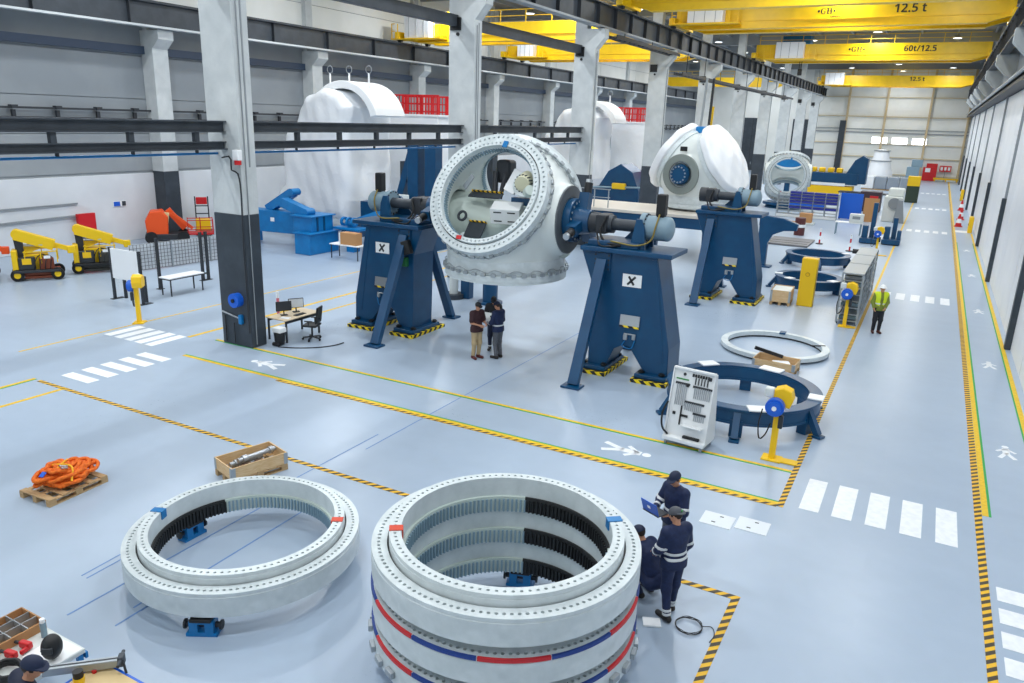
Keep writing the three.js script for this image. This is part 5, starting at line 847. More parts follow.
// ------------------------------------------------------------ right side of the hall
{ // tool trolley
  const t = thing('tool_trolley', 'white tool trolley with hand tools on its sloping board', 'tool trolley', [-4.05, 0, -16.35], -0.1);
  nb().rbox(0, 0.17, 0.02, 1.0, 0.1, 0.72, 0.02).build('base_tray', M.white, t);
  for (const [x, z] of [[-0.42, 0.3], [0.42, 0.3], [-0.42, -0.28], [0.42, -0.28]]) { const c = nb().cyl([x - 0.02, 0.06, z], [x + 0.02, 0.06, z], 0.06).build('castor', M.grey, t); nb().box(x, 0.11, z, 0.06, 0.05, 0.06).build('castor_fork', M.steel, c); }
  const tilt = -0.16, bd = new THREE.Group(); bd.name = 'tool_board'; t.add(bd); bd.position.set(0, 0.22, 0.22); bd.rotation.x = tilt;
  nb().rbox(0, 0.77, 0, 0.94, 1.56, 0.03, 0.008).build('panel', M.white, bd);
  for (const s of [-1, 1]) nb().ext([[0.3, 0.2], [-0.35, 0.2], [-0.12, 1.76], [0.02, 1.76]], 0.03, new THREE.Matrix4().makeRotationY(-Math.PI / 2).setPosition(s * 0.485 + 0.015, 0, 0)).build('side_panel', M.white, t);
  nb().rbox(0, 1.575, 0.01, 0.98, 0.05, 0.12, 0.01).build('top_cap', M.white, bd); nb().rbox(0.15, 0.3, 0.12, 0.5, 0.03, 0.2, 0.01).build('tray', M.white, bd);
  const row = (x0, n, dx, y, l, w, mat, nm) => { for (let i = 0; i < n; i++) nb().rbox(x0 + i * dx, y - l / 2, 0.028, w, l, 0.022, 0.006).build(nm, mat, bd); };
  row(-0.02, 7, 0.06, 1.5, 0.07, 0.045, M.black, 'socket'); row(0.05, 5, 0.07, 1.42, 0.16, 0.025, M.dark, 'screwdriver'); row(-0.36, 6, 0.045, 1.22, 0.5, 0.02, M.steel, 'long_spanner'); row(0.06, 9, 0.045, 1.2, 0.26, 0.022, M.steel, 'spanner'); row(-0.1, 9, 0.045, 0.82, 0.18, 0.024, M.steel, 'short_spanner'); row(0.14, 6, 0.045, 0.58, 0.15, 0.022, M.steel, 'hex_key');
  for (const [x, y, w] of [[-0.24, 1.23, 0.34], [0.24, 1.21, 0.46], [0.1, 0.83, 0.46], [0.25, 0.6, 0.3]]) nb().box(x, y, 0.02, w, 0.05, 0.03).build('tool_rail', M.dark, bd);
  nb().box(-0.18, 0.5, 0.03, 0.03, 0.45, 0.03).box(-0.1, 0.5, 0.03, 0.18, 0.05, 0.03).build('hammer', M.black, bd); nb().rbox(-0.34, 0.52, 0.03, 0.07, 0.07, 0.03, 0.01).build('gauge', M.black, bd); nb().cyl([-0.22, 1.45, 0.02], [-0.22, 1.45, 0.04], 0.035).build('round_gauge', M.dark, bd); nb().box(-0.26, 1.33, 0.02, 0.3, 0.03, 0.01).build('green_strip', M.green, bd); nb().rbox(-0.12, 1.2, 0.03, 0.07, 0.06, 0.03, 0.01).build('gauge', M.black, bd); nb().rbox(0.38, 1.45, 0.03, 0.07, 0.08, 0.03, 0.01).build('gauge', M.dark, bd);
  nb().rbox(0.15, 0.25, 0.2, 0.4, 0.06, 0.2, 0.02).build('black_case', M.black, t); nb().tube([V(-0.49, 1.0, 0.2), V(-0.56, 0.75, 0.3), V(-0.52, 0.4, 0.35), V(-0.4, 0.24, 0.3)], 0.025, 24, 6).build('hose', M.black, t);
}
function cradle(label, pos, turn, r, h, o = {}) {      // round blue support cradle on splayed legs
  const t = thing('ring_cradle', label, 'ring cradle', pos, turn, 'blue round ring cradles');
  nb().add(crease(latheRing(r - 0.32, r, h - 0.06, h, 0.01))).build('top_ring', M.blue, t); nb().add(crease(latheRing(r - 0.34, r - 0.3, h - 0.36, h - 0.05, 0.005))).build('inner_web', M.blue, t); nb().add(crease(latheRing(r - 0.08, r - 0.04, h - 0.36, h - 0.05, 0.005))).build('outer_web', M.blue, t); nb().add(crease(latheRing(r - 0.36, r - 0.02, h - 0.4, h - 0.35, 0.005))).build('bottom_ring', M.blue, t);
  const n = o.legs || 6; for (let k = 0; k < n; k++) { const a = (k + 0.5) * TAU / n, c = Math.cos(a), s = Math.sin(a); const l = nb().bar([(r - 0.1) * c, h - 0.12, (r - 0.1) * s], [(r + 0.22) * c, 0.06, (r + 0.22) * s], 0.16, 0.14, V(c, 0, s)).build('leg', M.blue, t); nb().rbox((r + 0.24) * c, 0.03, (r + 0.24) * s, 0.22, 0.06, 0.24, 0.01, -a).build('foot', M.blue, l); nb().box((r - 0.14) * c, (h - 0.4) / 2 + 0.06, (r - 0.14) * s, 0.24, h - 0.4 + 0.1, 0.3, -a).build('block_foot', M.blue, l); }
  (o.pads || []).forEach(([a, w]) => nb().rbox((r - 0.16) * Math.cos(a), h + 0.015, (r - 0.16) * Math.sin(a), 0.36, 0.04, w, 0.01, -a).build('white_pad', M.whitePaint, t));
  return t;
}
cradle('blue round cradle with white pads behind the tool trolley', [-3.48, 0, -19.2], 0.15, 1.93, 0.72, { pads: [[-2.2, 0.5], [-1.2, 0.6], [0.15, 0.4], [1.3, 0.55]] });
cradle('blue round cradle beside the yellow block', [-4.35, 0, -36.8], 0.3, 1.5, 0.62, { legs: 5, pads: [[3.3, 0.3], [2.4, 0.35], [0.9, 0.4]] });
cradle('farthest blue round cradle with clamps, behind the yellow block', [-4.95, 0, -44.2], 0.5, 1.68, 0.62, { legs: 5, pads: [[0, 0.3]] });
{ const t = thing('clamp_fixture', 'blue and black clamp fixture standing at the far ring cradle', 'fixture', [-2.75, 0, -42.9]); nb().rbox(0, 0.4, 0, 0.5, 0.8, 0.6, 0.03).build('body', M.blue, t); nb().rbox(0.1, 1.0, 0, 0.3, 0.5, 0.4, 0.04).cyl([-0.4, 1.1, 0], [0.2, 1.1, 0], 0.12).build('clamp', M.black, t); nb().rbox(0.15, 0.4, 0.5, 0.3, 0.3, 0.3, 0.03).build('yellow_box', M.yellow, t); }
{ // thin ring on the floor
  const t = thing('flat_ring', 'thin white ring lying flat on the floor', 'ring', [-3.82, 0, -25.65]); nb().add(crease(latheRing(1.5, 1.72, 0.06, 0.2, 0.012))).build('ring', M.ringWhite, t); nb().add(crease(latheRing(1.52, 1.6, 0, 0.07, 0.005))).build('underside', M.gearDark, t);
  nb().rbox(0.0, 0.2, -1.6, 0.2, 0.06, 0.3, 0.01).build('blue_marker', M.blue, t); nb().rbox(1.3, 0.2, -0.55, 0.5, 0.04, 0.05, 0.01, 0.5).build('strap', M.black, t);
}
function pallet(t, w, d, y = 0) { // euro pallet: deck boards, stringers, blocks
  for (let i = 0; i < 5; i++) nb().box(0, y + 0.13, -d / 2 + 0.07 + i * (d - 0.14) / 4, w, 0.022, 0.13).build('deck_board', M.woodDark, t);
  for (const x of [-1, 0, 1]) { nb().box(x * (w / 2 - 0.05), y + 0.108, 0, 0.1, 0.02, d).build('stringer', M.woodDark, t); nb().box(x * (w / 2 - 0.05), y + 0.011, 0, 0.1, 0.022, d).build('base_board', M.woodDark, t); for (const z of [-1, 0, 1]) nb().box(x * (w / 2 - 0.05), y + 0.06, z * (d / 2 - 0.07), 0.1, 0.08, 0.14).build('block', M.woodDark, t); }
}
function crate(label, pos, turn, w, d, h, group) {
  const t = thing('wooden_crate', label, 'crate', pos, turn, group); pallet(t, w, d);
  for (const z of [-1, 1]) nb().rbox(0, 0.142 + h / 2, z * (d / 2 - 0.012), w, h, 0.024, 0.003).build('side_board', M.wood, t); for (const x of [-1, 1]) nb().rbox(x * (w / 2 - 0.012), 0.142 + h / 2, 0, 0.024, h, d - 0.05, 0.003).build('end_board', M.wood, t);
  for (const x of [-1, 1]) for (const z of [-1, 1]) nb().box(x * (w / 2 + 0.003), 0.142 + h / 2, z * (d / 2 - 0.04), 0.006, h, 0.08).box(x * (w / 2 - 0.04), 0.142 + h / 2, z * (d / 2 + 0.003), 0.08, h, 0.006).build('corner_hinge', M.galv, t);
  return t;
}
{
  crate('wooden crate with metal shafts near the single bearing ring', [-11.3, 0, -10.0], -0.28, 0.75, 1.2, 0.24, 'wooden crates');
  const g = (x, z, l, r, ry, y, label, mat) => { const t = thing('metal_shaft', label, 'shaft', [-11.3 + x, y, -10.0 + z], ry - 0.28); nb().cyl([0, 0, -l / 2], [0, 0, l / 2], r).build('bar', mat, t); nb().cyl([0, 0, -l / 2 + 0.06], [0, 0, -l / 2 + 0.14], r * 1.5).build('collar', mat, t); nb().cyl([0, 0, l / 2 - 0.2], [0, 0, l / 2 - 0.1], r * 1.5).build('collar', mat, t); };
  g(0.05, -0.1, 0.85, 0.05, 0.1, 0.36, 'bright metal shaft on top in the near wooden crate', M.steel); g(-0.15, 0.0, 0.7, 0.05, 0.0, 0.22, 'metal shaft lying left in the near wooden crate', M.galv); g(0.2, -0.05, 0.7, 0.05, 0.05, 0.22, 'metal shaft lying right in the near wooden crate', M.galv); g(0.02, 0.05, 0.5, 0.035, 0.0, 0.2, 'dark rusty shaft lying in the middle of the near wooden crate', std(0x6b5040, 0.6, 0.4));
  crate('wooden crate with a dark bar beside the thin white ring', [-3.35, 0, -23.35], 1.5, 0.8, 1.25, 0.22, 'wooden crates');
  const b = nb().bar([-0.45, 0, 0], [0.45, 0.18, 0], 0.08, 0.1).build('dark_bar', M.black, scene); b.position.set(-3.65, 0.42, -23.4); b.rotation.y = 0.5; b.rotation.z = -0.5; tag(b, 'dark metal bar sticking out of the crate by the thin ring', 'bar');
  const w = nb().rbox(0, 0, 0, 0.5, 0.1, 0.4, 0.03, 0.3).build('wrapped_part', M.whitePaint, scene); w.position.set(-3.2, 0.215, -23.35); tag(w, 'white wrapped part in the crate by the thin ring', 'part');
  crate('tall pale wooden crate in front of the yellow block', [-4.9, 0, -33.2], 0.05, 0.8, 1.3, 0.48, 'wooden crates');
  const lid = nb().rbox(0, 0, 0, 0.72, 0.06, 1.2, 0.01).build('white_sheet', M.offwhite, scene); lid.position.set(-4.9, 0.57, -33.2); lid.rotation.y = 0.05; tag(lid, 'pale foil lying over the tall wooden crate', 'foil');
}
{ // pallet with orange slings
  const t = thing('wooden_pallet', 'wooden pallet under the orange slings', 'pallet', [-13.7, 0, -7.58], 0.06); pallet(t, 0.85, 1.2);
  const heap = nb(), ang = [];
  for (let k = 0; k < 26; k++) { const hh = k / 26, cx = rr(-0.12, 0.12), cz = rr(-0.2, 0.2) - 0.05, rx = rr(0.08, 0.32) * (1 - hh * 0.3), rz = rr(0.14, 0.46) * (1 - hh * 0.35), y = 0.19 + hh * 0.27, pts = []; for (let i = 0; i < 14; i++) { const a = i * TAU / 14; pts.push(V(cx + rx * Math.cos(a) * (1 + rr(-0.18, 0.18)), y + rr(-0.02, 0.03) + 0.03 * Math.sin(a * 2 + k), cz + rz * Math.sin(a) * (1 + rr(-0.15, 0.15)))); } heap.tube(pts, rr(0.034, 0.046), 70, 7, true); }
  const hp = stuff(mesh('sling_heap', heap.geo(), std(0xf57a1a, 0.7, 0, { map: cloudy(0xe2c8b8, 0xffffff, 10, 4, 95, 0.3) }), scene)); hp.position.set(-13.7, 0.03, -7.58); hp.rotation.y = 0.06; tag(hp, 'tangled heap of orange lifting slings on the wooden pallet', 'slings');
  const y = mesh('lashing_strap', nb().tube([V(-0.35, 0.35, 0.0), V(-0.1, 0.52, 0.08), V(0.2, 0.5, -0.05), V(0.38, 0.3, 0.1)], 0.022, 30, 6).tube([V(-0.2, 0.48, -0.25), V(0.0, 0.53, 0.0), V(0.15, 0.5, 0.25)], 0.02, 30, 6).geo(), std(0xf3b21a, 0.6), scene); y.position.set(-13.7, 0, -7.58); y.rotation.y = 0.06; tag(y, 'yellow strap over the orange slings', 'strap');
  const sh = nb().add(new THREE.TorusGeometry(0.06, 0.018, 6, 16), mat4(0, 0, 0, 0.4, 1.2)).add(new THREE.TorusGeometry(0.05, 0.016, 6, 16), mat4(0.13, 0.01, 0.06, 1, 1.0)).build('shackles', M.steel, scene); sh.position.set(-13.6, 0.53, -7.55); tag(sh, 'steel shackles on the heap of orange slings', 'shackle');
  const bt = nb().rbox(0, 0, 0, 0.09, 0.02, 0.13, 0.005, 0.4, 0.4).build('sling_tag', M.blueBright, scene); bt.position.set(-13.68, 0.47, -7.2); tag(bt, 'blue tag on the orange slings', 'tag');
}
{ // coil of cable by the people
  const pts = []; for (let k = 0; k < 60; k++) { const a = k * TAU / 20; pts.push(V(0.19 * Math.cos(a) + 0.006 * Math.sin(k), 0.012 + 0.014 * (k / 20), 0.19 * Math.sin(a) + 0.006 * Math.cos(k * 1.7))); } pts.push(V(0.3, 0.012, -0.16), V(0.38, 0.012, 0.0), V(0.36, 0.012, 0.2));
  const c = nb().tube(pts, 0.0065, 420, 6).build('cable_coil', M.black, scene); c.position.set(-2.12, 0, -9.75); tag(c, 'coil of black cable on the floor beside the hazard tape', 'cable');
  const p = nb().rbox(0, 0.02, 0, 0.26, 0.03, 0.2, 0.005, 0.4).build('white_tray', M.whitePaint, scene); p.position.set(-2.55, 0, -9.35); p.position.set(-2.62, 0, -9.55); tag(p, 'white sheet on the floor beside the crouching person', 'sheet');
}
{ // yellow block and shelf trolleys
  const t = thing('yellow_block', 'tall yellow steel block standing between cradle and shelf trolleys', 'block', [-3.95, 0, -33.2], 0.0); nb().rbox(0, 1.0, 0, 0.62, 2.0, 0.45, 0.02).build('body', M.yellow, t); nb().add(crease(latheRing(0.06, 0.09, 0, 0.02, 0.004)), mat4(-0.02, 1.35, 0.225, 0, Math.PI / 2)).build('emblem', std(0xc79a10, 0.5), t); nb().box(0, 2.005, 0, 0.5, 0.012, 0.35).build('top_plate', std(0xe6b90c, 0.4), t);
  for (let k = 0; k < 3; k++) {
    const r = thing('shelf_trolley', ['nearest grey shelf trolley behind the hose reel post', 'middle grey shelf trolley of the row', 'farthest grey shelf trolley of the row'][k], 'shelf trolley', [-2.1, 0, -31.85 - k * 2.5], 0, 'grey shelf trolleys beside the lane');
    for (const x of [-0.36, 0.36]) for (const z of [-1.15, 1.15]) nb().box(x, 1.0, z, 0.06, 1.9, 0.06).build('post', M.galv, r);
    for (let i = 0; i < 8; i++) nb().box(0, 0.16 + i * 0.255, 0, 0.74, 0.03, 2.34).build('shelf', M.galv, r); nb().rbox(0, 1.98, 0, 0.76, 0.04, 2.38, 0.01).build('top_panel', M.galv, r);
    for (let i = 0; i < 7; i++) for (let q = 0; q < 2; q++) if (rnd() < 0.7) nb().rbox(0, 0.25 + i * 0.255, -0.55 + q * 1.1, 0.6, 0.13, 0.8, 0.02).build('bin', rnd() < 0.5 ? M.grey : M.greyBlue, r);
    for (const x of [-0.33, 0.33]) for (const z of [-1.1, 1.1]) nb().cyl([x - 0.02, 0.05, z], [x + 0.02, 0.05, z], 0.05).build('castor', M.rubber, r);
  }
}
{ // dark mats and small things between the stands
  const m = thing('steel_mat', 'dark steel plate lying on the floor behind the second stand', 'plate', [-7.6, 0, -51.8]); nb().rbox(0, 0.06, 0, 2.6, 0.12, 3.4, 0.02).build('plate', std(0x6f6f72, 0.5), m); nb().box(0, 0.125, 0, 2.4, 0.01, 0.1).box(0, 0.125, 1, 2.4, 0.01, 0.1).build('rib', M.dark, m);
  const c = [[-5.9, -52.5], [-3.9, -50.5], [-3.2, -57]].forEach(([x, z], i) => { const t = thing('warning_post', ['red and white warning post by the dark steel plate', 'red and white warning post by the far ring cradle', 'red and white warning post by the blue lifting machines'][i], 'post', [x, 0, z], 0, 'red and white warning posts'); for (let k = 0; k < 4; k++) nb().cyl([0, 0.05 + k * 0.24, 0], [0, 0.29 + k * 0.24, 0], 0.05).build('segment', k % 2 ? M.whitePaint : M.red, t); nb().cyl([0, 0, 0], [0, 0.05, 0], 0.22).build('foot', M.dark, t); });
}
{ // rack with blue bins, partition panels
  const t = thing('bin_rack', 'long rack full of blue bins in front of the far hub', 'rack', [-8.7, 0, -67.6], -0.02);
  for (let k = 0; k < 6; k++) nb().box(-2.6 + k * 0.94, 1.05, 0, 0.07, 2.1, 0.5).build('post', M.galv, t);
  for (let i = 0; i < 8; i++) nb().box(-0.25, 0.25 + i * 0.24, 0, 4.7, 0.04, 0.6).build('shelf', M.galv, t);
  for (let k = 1; k < 5; k++) for (let i = 2; i < 8; i++) { if (k === 4 && i < 7 && rnd() < 0.4) continue; nb().rbox(-2.13 + k * 0.94, 0.37 + (i - 0) * 0.24 - 0.02, 0.12, 0.86, 0.17, 0.5, 0.02).build('bin', i === 3 && k < 4 ? M.blueBright : std(0x24308f, 0.5), t); }
  nb().rbox(-0.25, 0.12, 0, 4.7, 0.22, 0.6, 0.02).build('plinth', M.white, t);
  const p = nb().rbox(0, 1.06, 0, 1.7, 2.1, 0.08, 0.01).build('partition', M.blueBright, scene); p.position.set(-5.75, 0.02, -69.2); tag(p, 'flat royal blue partition panel beside the bin rack', 'partition'); nb().box(-0.75, 0.02, 0, 0.08, 0.04, 0.5).box(0.75, 0.02, 0, 0.08, 0.04, 0.5).build('foot', M.dark, p);
  const w = nb().rbox(0, 0.95, 0, 1.1, 1.9, 0.08, 0.01).build('partition', M.card, scene); w.position.set(-4.15, 0.02, -68.2); tag(w, 'brown wooden partition panel right of the blue one', 'partition'); nb().box(-0.4, 0.02, 0, 0.08, 0.04, 0.5).box(0.4, 0.02, 0, 0.08, 0.04, 0.5).build('foot', M.dark, w);
  const b = thing('cardboard_box', 'brown cardboard box on a small pallet before the bin rack', 'box', [-8.3, 0, -63]); nb().rbox(0, 0.08, 0, 1.3, 0.14, 1.1, 0.02).build('pallet', M.offwhite, b); nb().rbox(0, 0.5, 0, 0.9, 0.7, 0.7, 0.02).build('carton', M.card, b);
  const tb = thing('work_table', 'white work table with boxes in front of the wooden partition', 'table', [-4.85, 0, -58.9]); nb().rbox(0, 0.85, 0, 1.8, 0.06, 0.8, 0.01).build('top', M.whitePaint, tb); for (const x of [-0.8, 0.8]) for (const z of [-0.33, 0.33]) nb().box(x, 0.41, z, 0.06, 0.82, 0.06).build('leg', M.greyBlue, tb);
  const bo = nb().rbox(0, 0.3, 0, 0.9, 0.6, 0.6, 0.03).build('machine_case', M.offwhite, scene); bo.position.set(-4.4, 0.88, -58.9); tag(bo, 'pale machine case on the white work table', 'case'); nb().box(0, 0.35, 0.305, 0.5, 0.2, 0.01).build('front_panel', M.grey, bo);
  const fx = thing('crate_pallet', 'low wooden pallet of parts at the foot of the second stand', 'pallet', [-9.4, 0, -60.5]); nb().rbox(0, 0.2, 0, 1.4, 0.4, 1.0, 0.02).build('box', M.card, fx); const rd = thing('red_drum', 'dark red drum behind the second stand', 'drum', [-7.7, 0, -52.0 - 4]); nb().cyl([0, 0, 0], [0, 1.2, 0], 0.35, 0.35, 20).build('drum', std(0x5a2a2a, 0.5), rd); nb().cyl([0, 0.55, 0], [0, 0.75, 0], 0.36, 0.36, 20).build('band', M.whitePaint, rd);
}
{ // blue lifting machines, white machine tools
  for (const [x, z, h, l] of [[-3.2, -55.5, 2.4, 'blue mast machine on a low base behind the work table'], [-1.9, -55.8, 1.5, 'smaller blue machine beside the blue mast machine']]) {
    const t = thing('mast_machine', l, 'machine', [x, 0, z], 0, 'blue lifting machines'); nb().rbox(0, 0.2, 0, 1.1, 0.3, 1.6, 0.03).build('base', M.blue, t); nb().rbox(0.1, h / 2 + 0.2, -0.2, 0.28, h, 0.3, 0.03).build('mast', M.blue, t); nb().rbox(-0.3, 0.7, 0.2, 0.35, 0.9, 0.5, 0.04).build('side_block', M.blue, t); nb().rbox(0.42, 0.6, 0.2, 0.25, 0.7, 0.5, 0.04).build('side_block', M.blue, t); nb().cyl([-0.5, 0.06, 0.6], [0.5, 0.06, 0.6], 0.06).build('wheel', M.rubber, t);
  }
  const t = thing('machine_tool', 'white machine tool with round housing beside the far lane', 'machine', [-2.7, 0, -71]); nb().rbox(0, 1.0, 0, 1.4, 2.0, 2.4, 0.06).build('body', M.offwhite, t); nb().rbox(0.1, 2.3, -0.3, 1.2, 0.7, 1.4, 0.15).build('head', M.offwhite, t); nb().ext([[-0.3, 0], [0.5, 0], [0.2, 1.8], [-0.1, 1.8]], 0.3, mat4(0.5, 0, 1.4), 0.02).build('front_frame', M.grey, t); nb().cyl([0.1, 1.5, 1.2], [0.1, 1.5, 1.35], 0.45, 0.45, 24).build('chuck', M.grey, t);
  const d = thing('dark_machine', 'dark red and black machine behind the wooden partition', 'machine', [-4.9, 0, -78]); nb().rbox(0, 0.9, 0, 1.8, 1.8, 1.6, 0.05).build('body', std(0x3a2a33, 0.5), d); nb().rbox(0.3, 1.2, 0.82, 0.7, 0.5, 0.06, 0.02).build('panel', M.red, d);
  const y = thing('yellow_cabinet', 'yellow and dark green machine at the far end of the lane', 'machine', [-1.9, 0, -92]); nb().rbox(0, 1.1, 0, 1.2, 2.2, 1.6, 0.04).build('body', std(0x2f3f33, 0.5), y); nb().rbox(0, 2.2, 0.3, 1.2, 1.0, 1.2, 0.04).build('head', M.yellow, y);
  const b = thing('blue_arm_machine', 'light blue machine before the end wall', 'machine', [-3.0, 0, -125]); nb().rbox(0, 1.2, 0, 1.6, 2.4, 1.6, 0.05).build('body', M.greyBlue, b); nb().rbox(0.4, 2.9, 0, 1.4, 1.0, 1, 0.05).build('head', M.greyBlue, b);
}
{ // far hub, its neighbour on yellow base, end wall things
  const f = hub('far white rotor hub open towards the viewer, before the dark column feet', [-12.0, 3.0, -75], 0.16, 0.52); f.scale.setScalar(0.97);
  const fs = thing('drum_pedestal', 'blue round base under the far rotor hub', 'base', [-12.0, 0, -75]); nb().cyl([0, 0, 0], [0, 0.3, 0], 1.7, 1.5, 32).build('drum', M.blue, fs); nb().cyl([0, 0.3, 0], [0, 0.525, 0], 1.9, 1.9, 32).build('top_flange', M.blue, fs); const bd = thing('disc_stand', 'blue disc on a post seen through the far rotor hub', 'stand', [-12.9, 0, -81]); nb().cyl([0.0, 3.3, 0], [0.0, 3.3, 0.15], 1.3, 1.3, 30).build('disc', M.blueLight, bd); nb().box(0, 1.6, -0.12, 0.5, 3.2, 0.3).build('post', M.blue, bd);
  const n = thing('yellow_bed_machine', 'blue machine frame on a yellow bed behind the bin rack', 'machine', [-10, 0, -92], 0.0); nb().rbox(0, 0.6, 0, 4.6, 1.2, 2.4, 0.05).build('bed', M.yellow, n); nb().rbox(0, 2.0, 0, 5.4, 1.2, 2.0, 0.05).build('frame', M.blue, n); nb().ext([[0, 0], [2.4, 0], [2.4, 2.6], [1.9, 2.9], [1.2, 2.4], [0.6, 1.2]], 1.8, mat4(1.0, 1.6, -0.9), 0.05).build('arm', M.blue, n); for (let k = 0; k < 4; k++) nb().rbox(-2 + k * 0.9, 2.85, 0, 0.6, 0.5, 1.2, 0.1).build('yellow_unit', M.yellow, n); nb().box(-0.3, 1.4, 1.1, 3.6, 0.3, 0.2).build('white_strip', M.whitePaint, n);
  const c = thing('wrapped_spinner', 'stepped white wrapped cone before the end wall', 'spinner', [-7.6, 0, -129]); nb().lathe([[1.9, 0.4], [1.85, 1.2], [1.5, 1.9], [1.35, 2.8], [1.1, 3.4], [1.0, 4.2], [0.6, 4.5], [0.05, 4.5]], mat4(0, 0, 0), 28).build('cone', M.wrap, c); nb().box(0, 0.2, 0, 4.4, 0.4, 4.4).build('pallet', M.grey, c); nb().cyl([0, 2.85, 0], [0, 2.95, 0], 1.5, 1.5, 28).cyl([0, 4.3, 0], [0, 4.4, 0], 1.15, 1.15, 28).build('band', M.grey, c);
  for (let k = 0; k < 4; k++) { const p = thing('wrapped_pallet', ['leftmost', 'second', 'third', 'rightmost'][k] + ' grey wrapped pallet of the far row before the end wall', 'pallet load', [-7.4 + k * 1.45, 0, -108], 0, 'grey wrapped pallets'); nb().rbox(0, 0.9, 0, 1.36, 1.5, 1.5, 0.08).build('load', k ? std(0x8d97a3, 0.4) : M.wrap, p); nb().box(0, 0.07, 0, 1.36, 0.14, 1.4).build('pallet', M.woodDark, p); }
  const lt = thing('long_table', 'long dark table top before the grey wrapped pallets', 'table', [-6.2, 0, -88]); nb().rbox(0, 0.9, 0, 5, 0.12, 1.6, 0.02).build('top', M.dark, lt); for (const x of [-2.3, 2.3]) nb().box(x, 0.42, 0, 0.2, 0.84, 1.2).build('leg', M.white, lt);
  const r = thing('fire_station', 'red fire hose cabinet with white sign at the end wall', 'fire cabinet', [-0.95, 0, -136.2]); nb().rbox(0, 1.0, 0, 1.9, 2.0, 0.7, 0.03).build('cabinet', M.red, r); nb().rbox(0.2, 2.3, 0, 1.5, 0.6, 0.3, 0.02).build('top_cabinet', M.red, r); nb().box(-0.3, 1.6, 0.37, 0.7, 0.6, 0.02).build('sign', M.whitePaint, r);
  const s = nb().box(0, 0, 0, 1.6, 0.9, 0.04).build('fire_sign', M.red, scene); s.position.set(1.1, 1.9, -136.4); tag(s, 'red sign with white pictograms on the end wall', 'sign'); for (let k = 0; k < 3; k++) nb().box(-0.5 + k * 0.5, 0, 0.03, 0.3, 0.5, 0.02).build('pictogram', M.whitePaint, s); nb().box(0, -0.95, 0.0, 0.1, 1.9, 0.04).build('pole', M.grey, s);
  const yb = thing('floor_barrier', 'low yellow barrier along the foot of the end wall', 'barrier', [1.4, 0, -135.6]); nb().rbox(0, 0.4, 0, 3.4, 0.25, 0.2, 0.03).build('rail', M.yellow, yb); for (const x of [-1.5, 0, 1.5]) nb().box(x, 0.2, 0, 0.15, 0.4, 0.15).build('post', M.yellow, yb);
}
{ // cones and guards along the right walkway
  [[2.2, -70.6, 'nearest'], [2.45, -76.5, 'middle'], [2.65, -86, 'farthest']].forEach(([x, z, w]) => { const t = thing('traffic_cone', `${w} of the three red and white cones along the right walkway`, 'cone', [x, 0, z], 0, 'traffic cones on the right walkway'); nb().rbox(0, 0.03, 0, 0.6, 0.06, 0.6, 0.01).cyl([0, 0.06, 0], [0, 1.0, 0], 0.24, 0.06).build('body', M.red, t); nb().cyl([0, 0.3, 0], [0, 0.62, 0], 0.2, 0.14).build('stripe', M.whitePaint, t); });
  [[-66.8, 'nearer'], [-99, 'farther']].forEach(([z, w]) => { const t = thing('column_guard', `${w} yellow impact guard at the right wall`, 'guard', [X1 - 0.42, 0, z], 0, 'yellow guards at the right wall'); nb().rbox(0, 0.6, 0, 0.3, 1.2, 0.9, 0.06).build('guard', M.yellow, t); nb().box(-0.155, 0.6, 0, 0.01, 0.12, 0.8).build('band', M.black, t); });
}
// second hub, wrapped, standing on the work platform with its axis towards the viewer
{
  const h = hub('second rotor hub wrapped in white foil, blue disc facing the viewer', [-11.75, 4.5, -43.6], 0, 0, true); h.rotation.y = -1.79;
  const cover = (a, nm) => { const b = nb(); const n = V(0, Math.cos(a), Math.sin(a)); const f = (x, y, z) => { const r2 = Math.hypot(x, z); return Math.hypot(Math.max(r2 - 1.9 + 0.03 * Math.sin(Math.atan2(z, x) * 9), 0), Math.max(Math.abs(y) - 0.12 - 0.25 * Math.max(0, 1 - r2 / 1.9), 0)) - 0.12 + 0.025 * Math.sin(x * 5) * Math.sin(z * 4); }; const g = surfaceNet(f, [-2.2, -0.7, -2.2], [2.2, 0.8, 2.2], 0.09); b.add(g, new THREE.Matrix4().compose(n.clone().multiplyScalar(1.72), new THREE.Quaternion().setFromUnitVectors(YUP, n), V(1, 1, 1))); b.build(nm, M.wrap, h); };
  cover(Math.PI / 3, 'foil_cover'); cover(-Math.PI / 3, 'foil_cover');
  nb().cyl([2.1, 0, 0], [2.35, 0, 0], 0.55, 0.5, 28).build('blue_disc', M.blue, h); const b = nb(); for (let k = 0; k < 14; k++) { const a = k * TAU / 14; b.cyl([2.3, 0.42 * Math.cos(a), 0.42 * Math.sin(a)], [2.4, 0.42 * Math.cos(a), 0.42 * Math.sin(a)], 0.045, 0.045, 8); } stuff(b.build('disc_bolt', M.steel, h)); nb().add(crease(latheRing(0.7, 1.08, 0, 0.14, 0.02)), mat4(2.02, 0, 0, 0, 0, -Math.PI / 2)).build('flange_ring', std(0x7f8782, 0.5), h);
  nb().rbox(1.9, 1.35, 0.05, 0.12, 0.25, 0.4, 0.03).build('black_clip', M.black, h); nb().rbox(0, 2.35, 0, 0.6, 0.4, 0.7, 0.1).build('lifting_lug', M.blueLight, h);
}
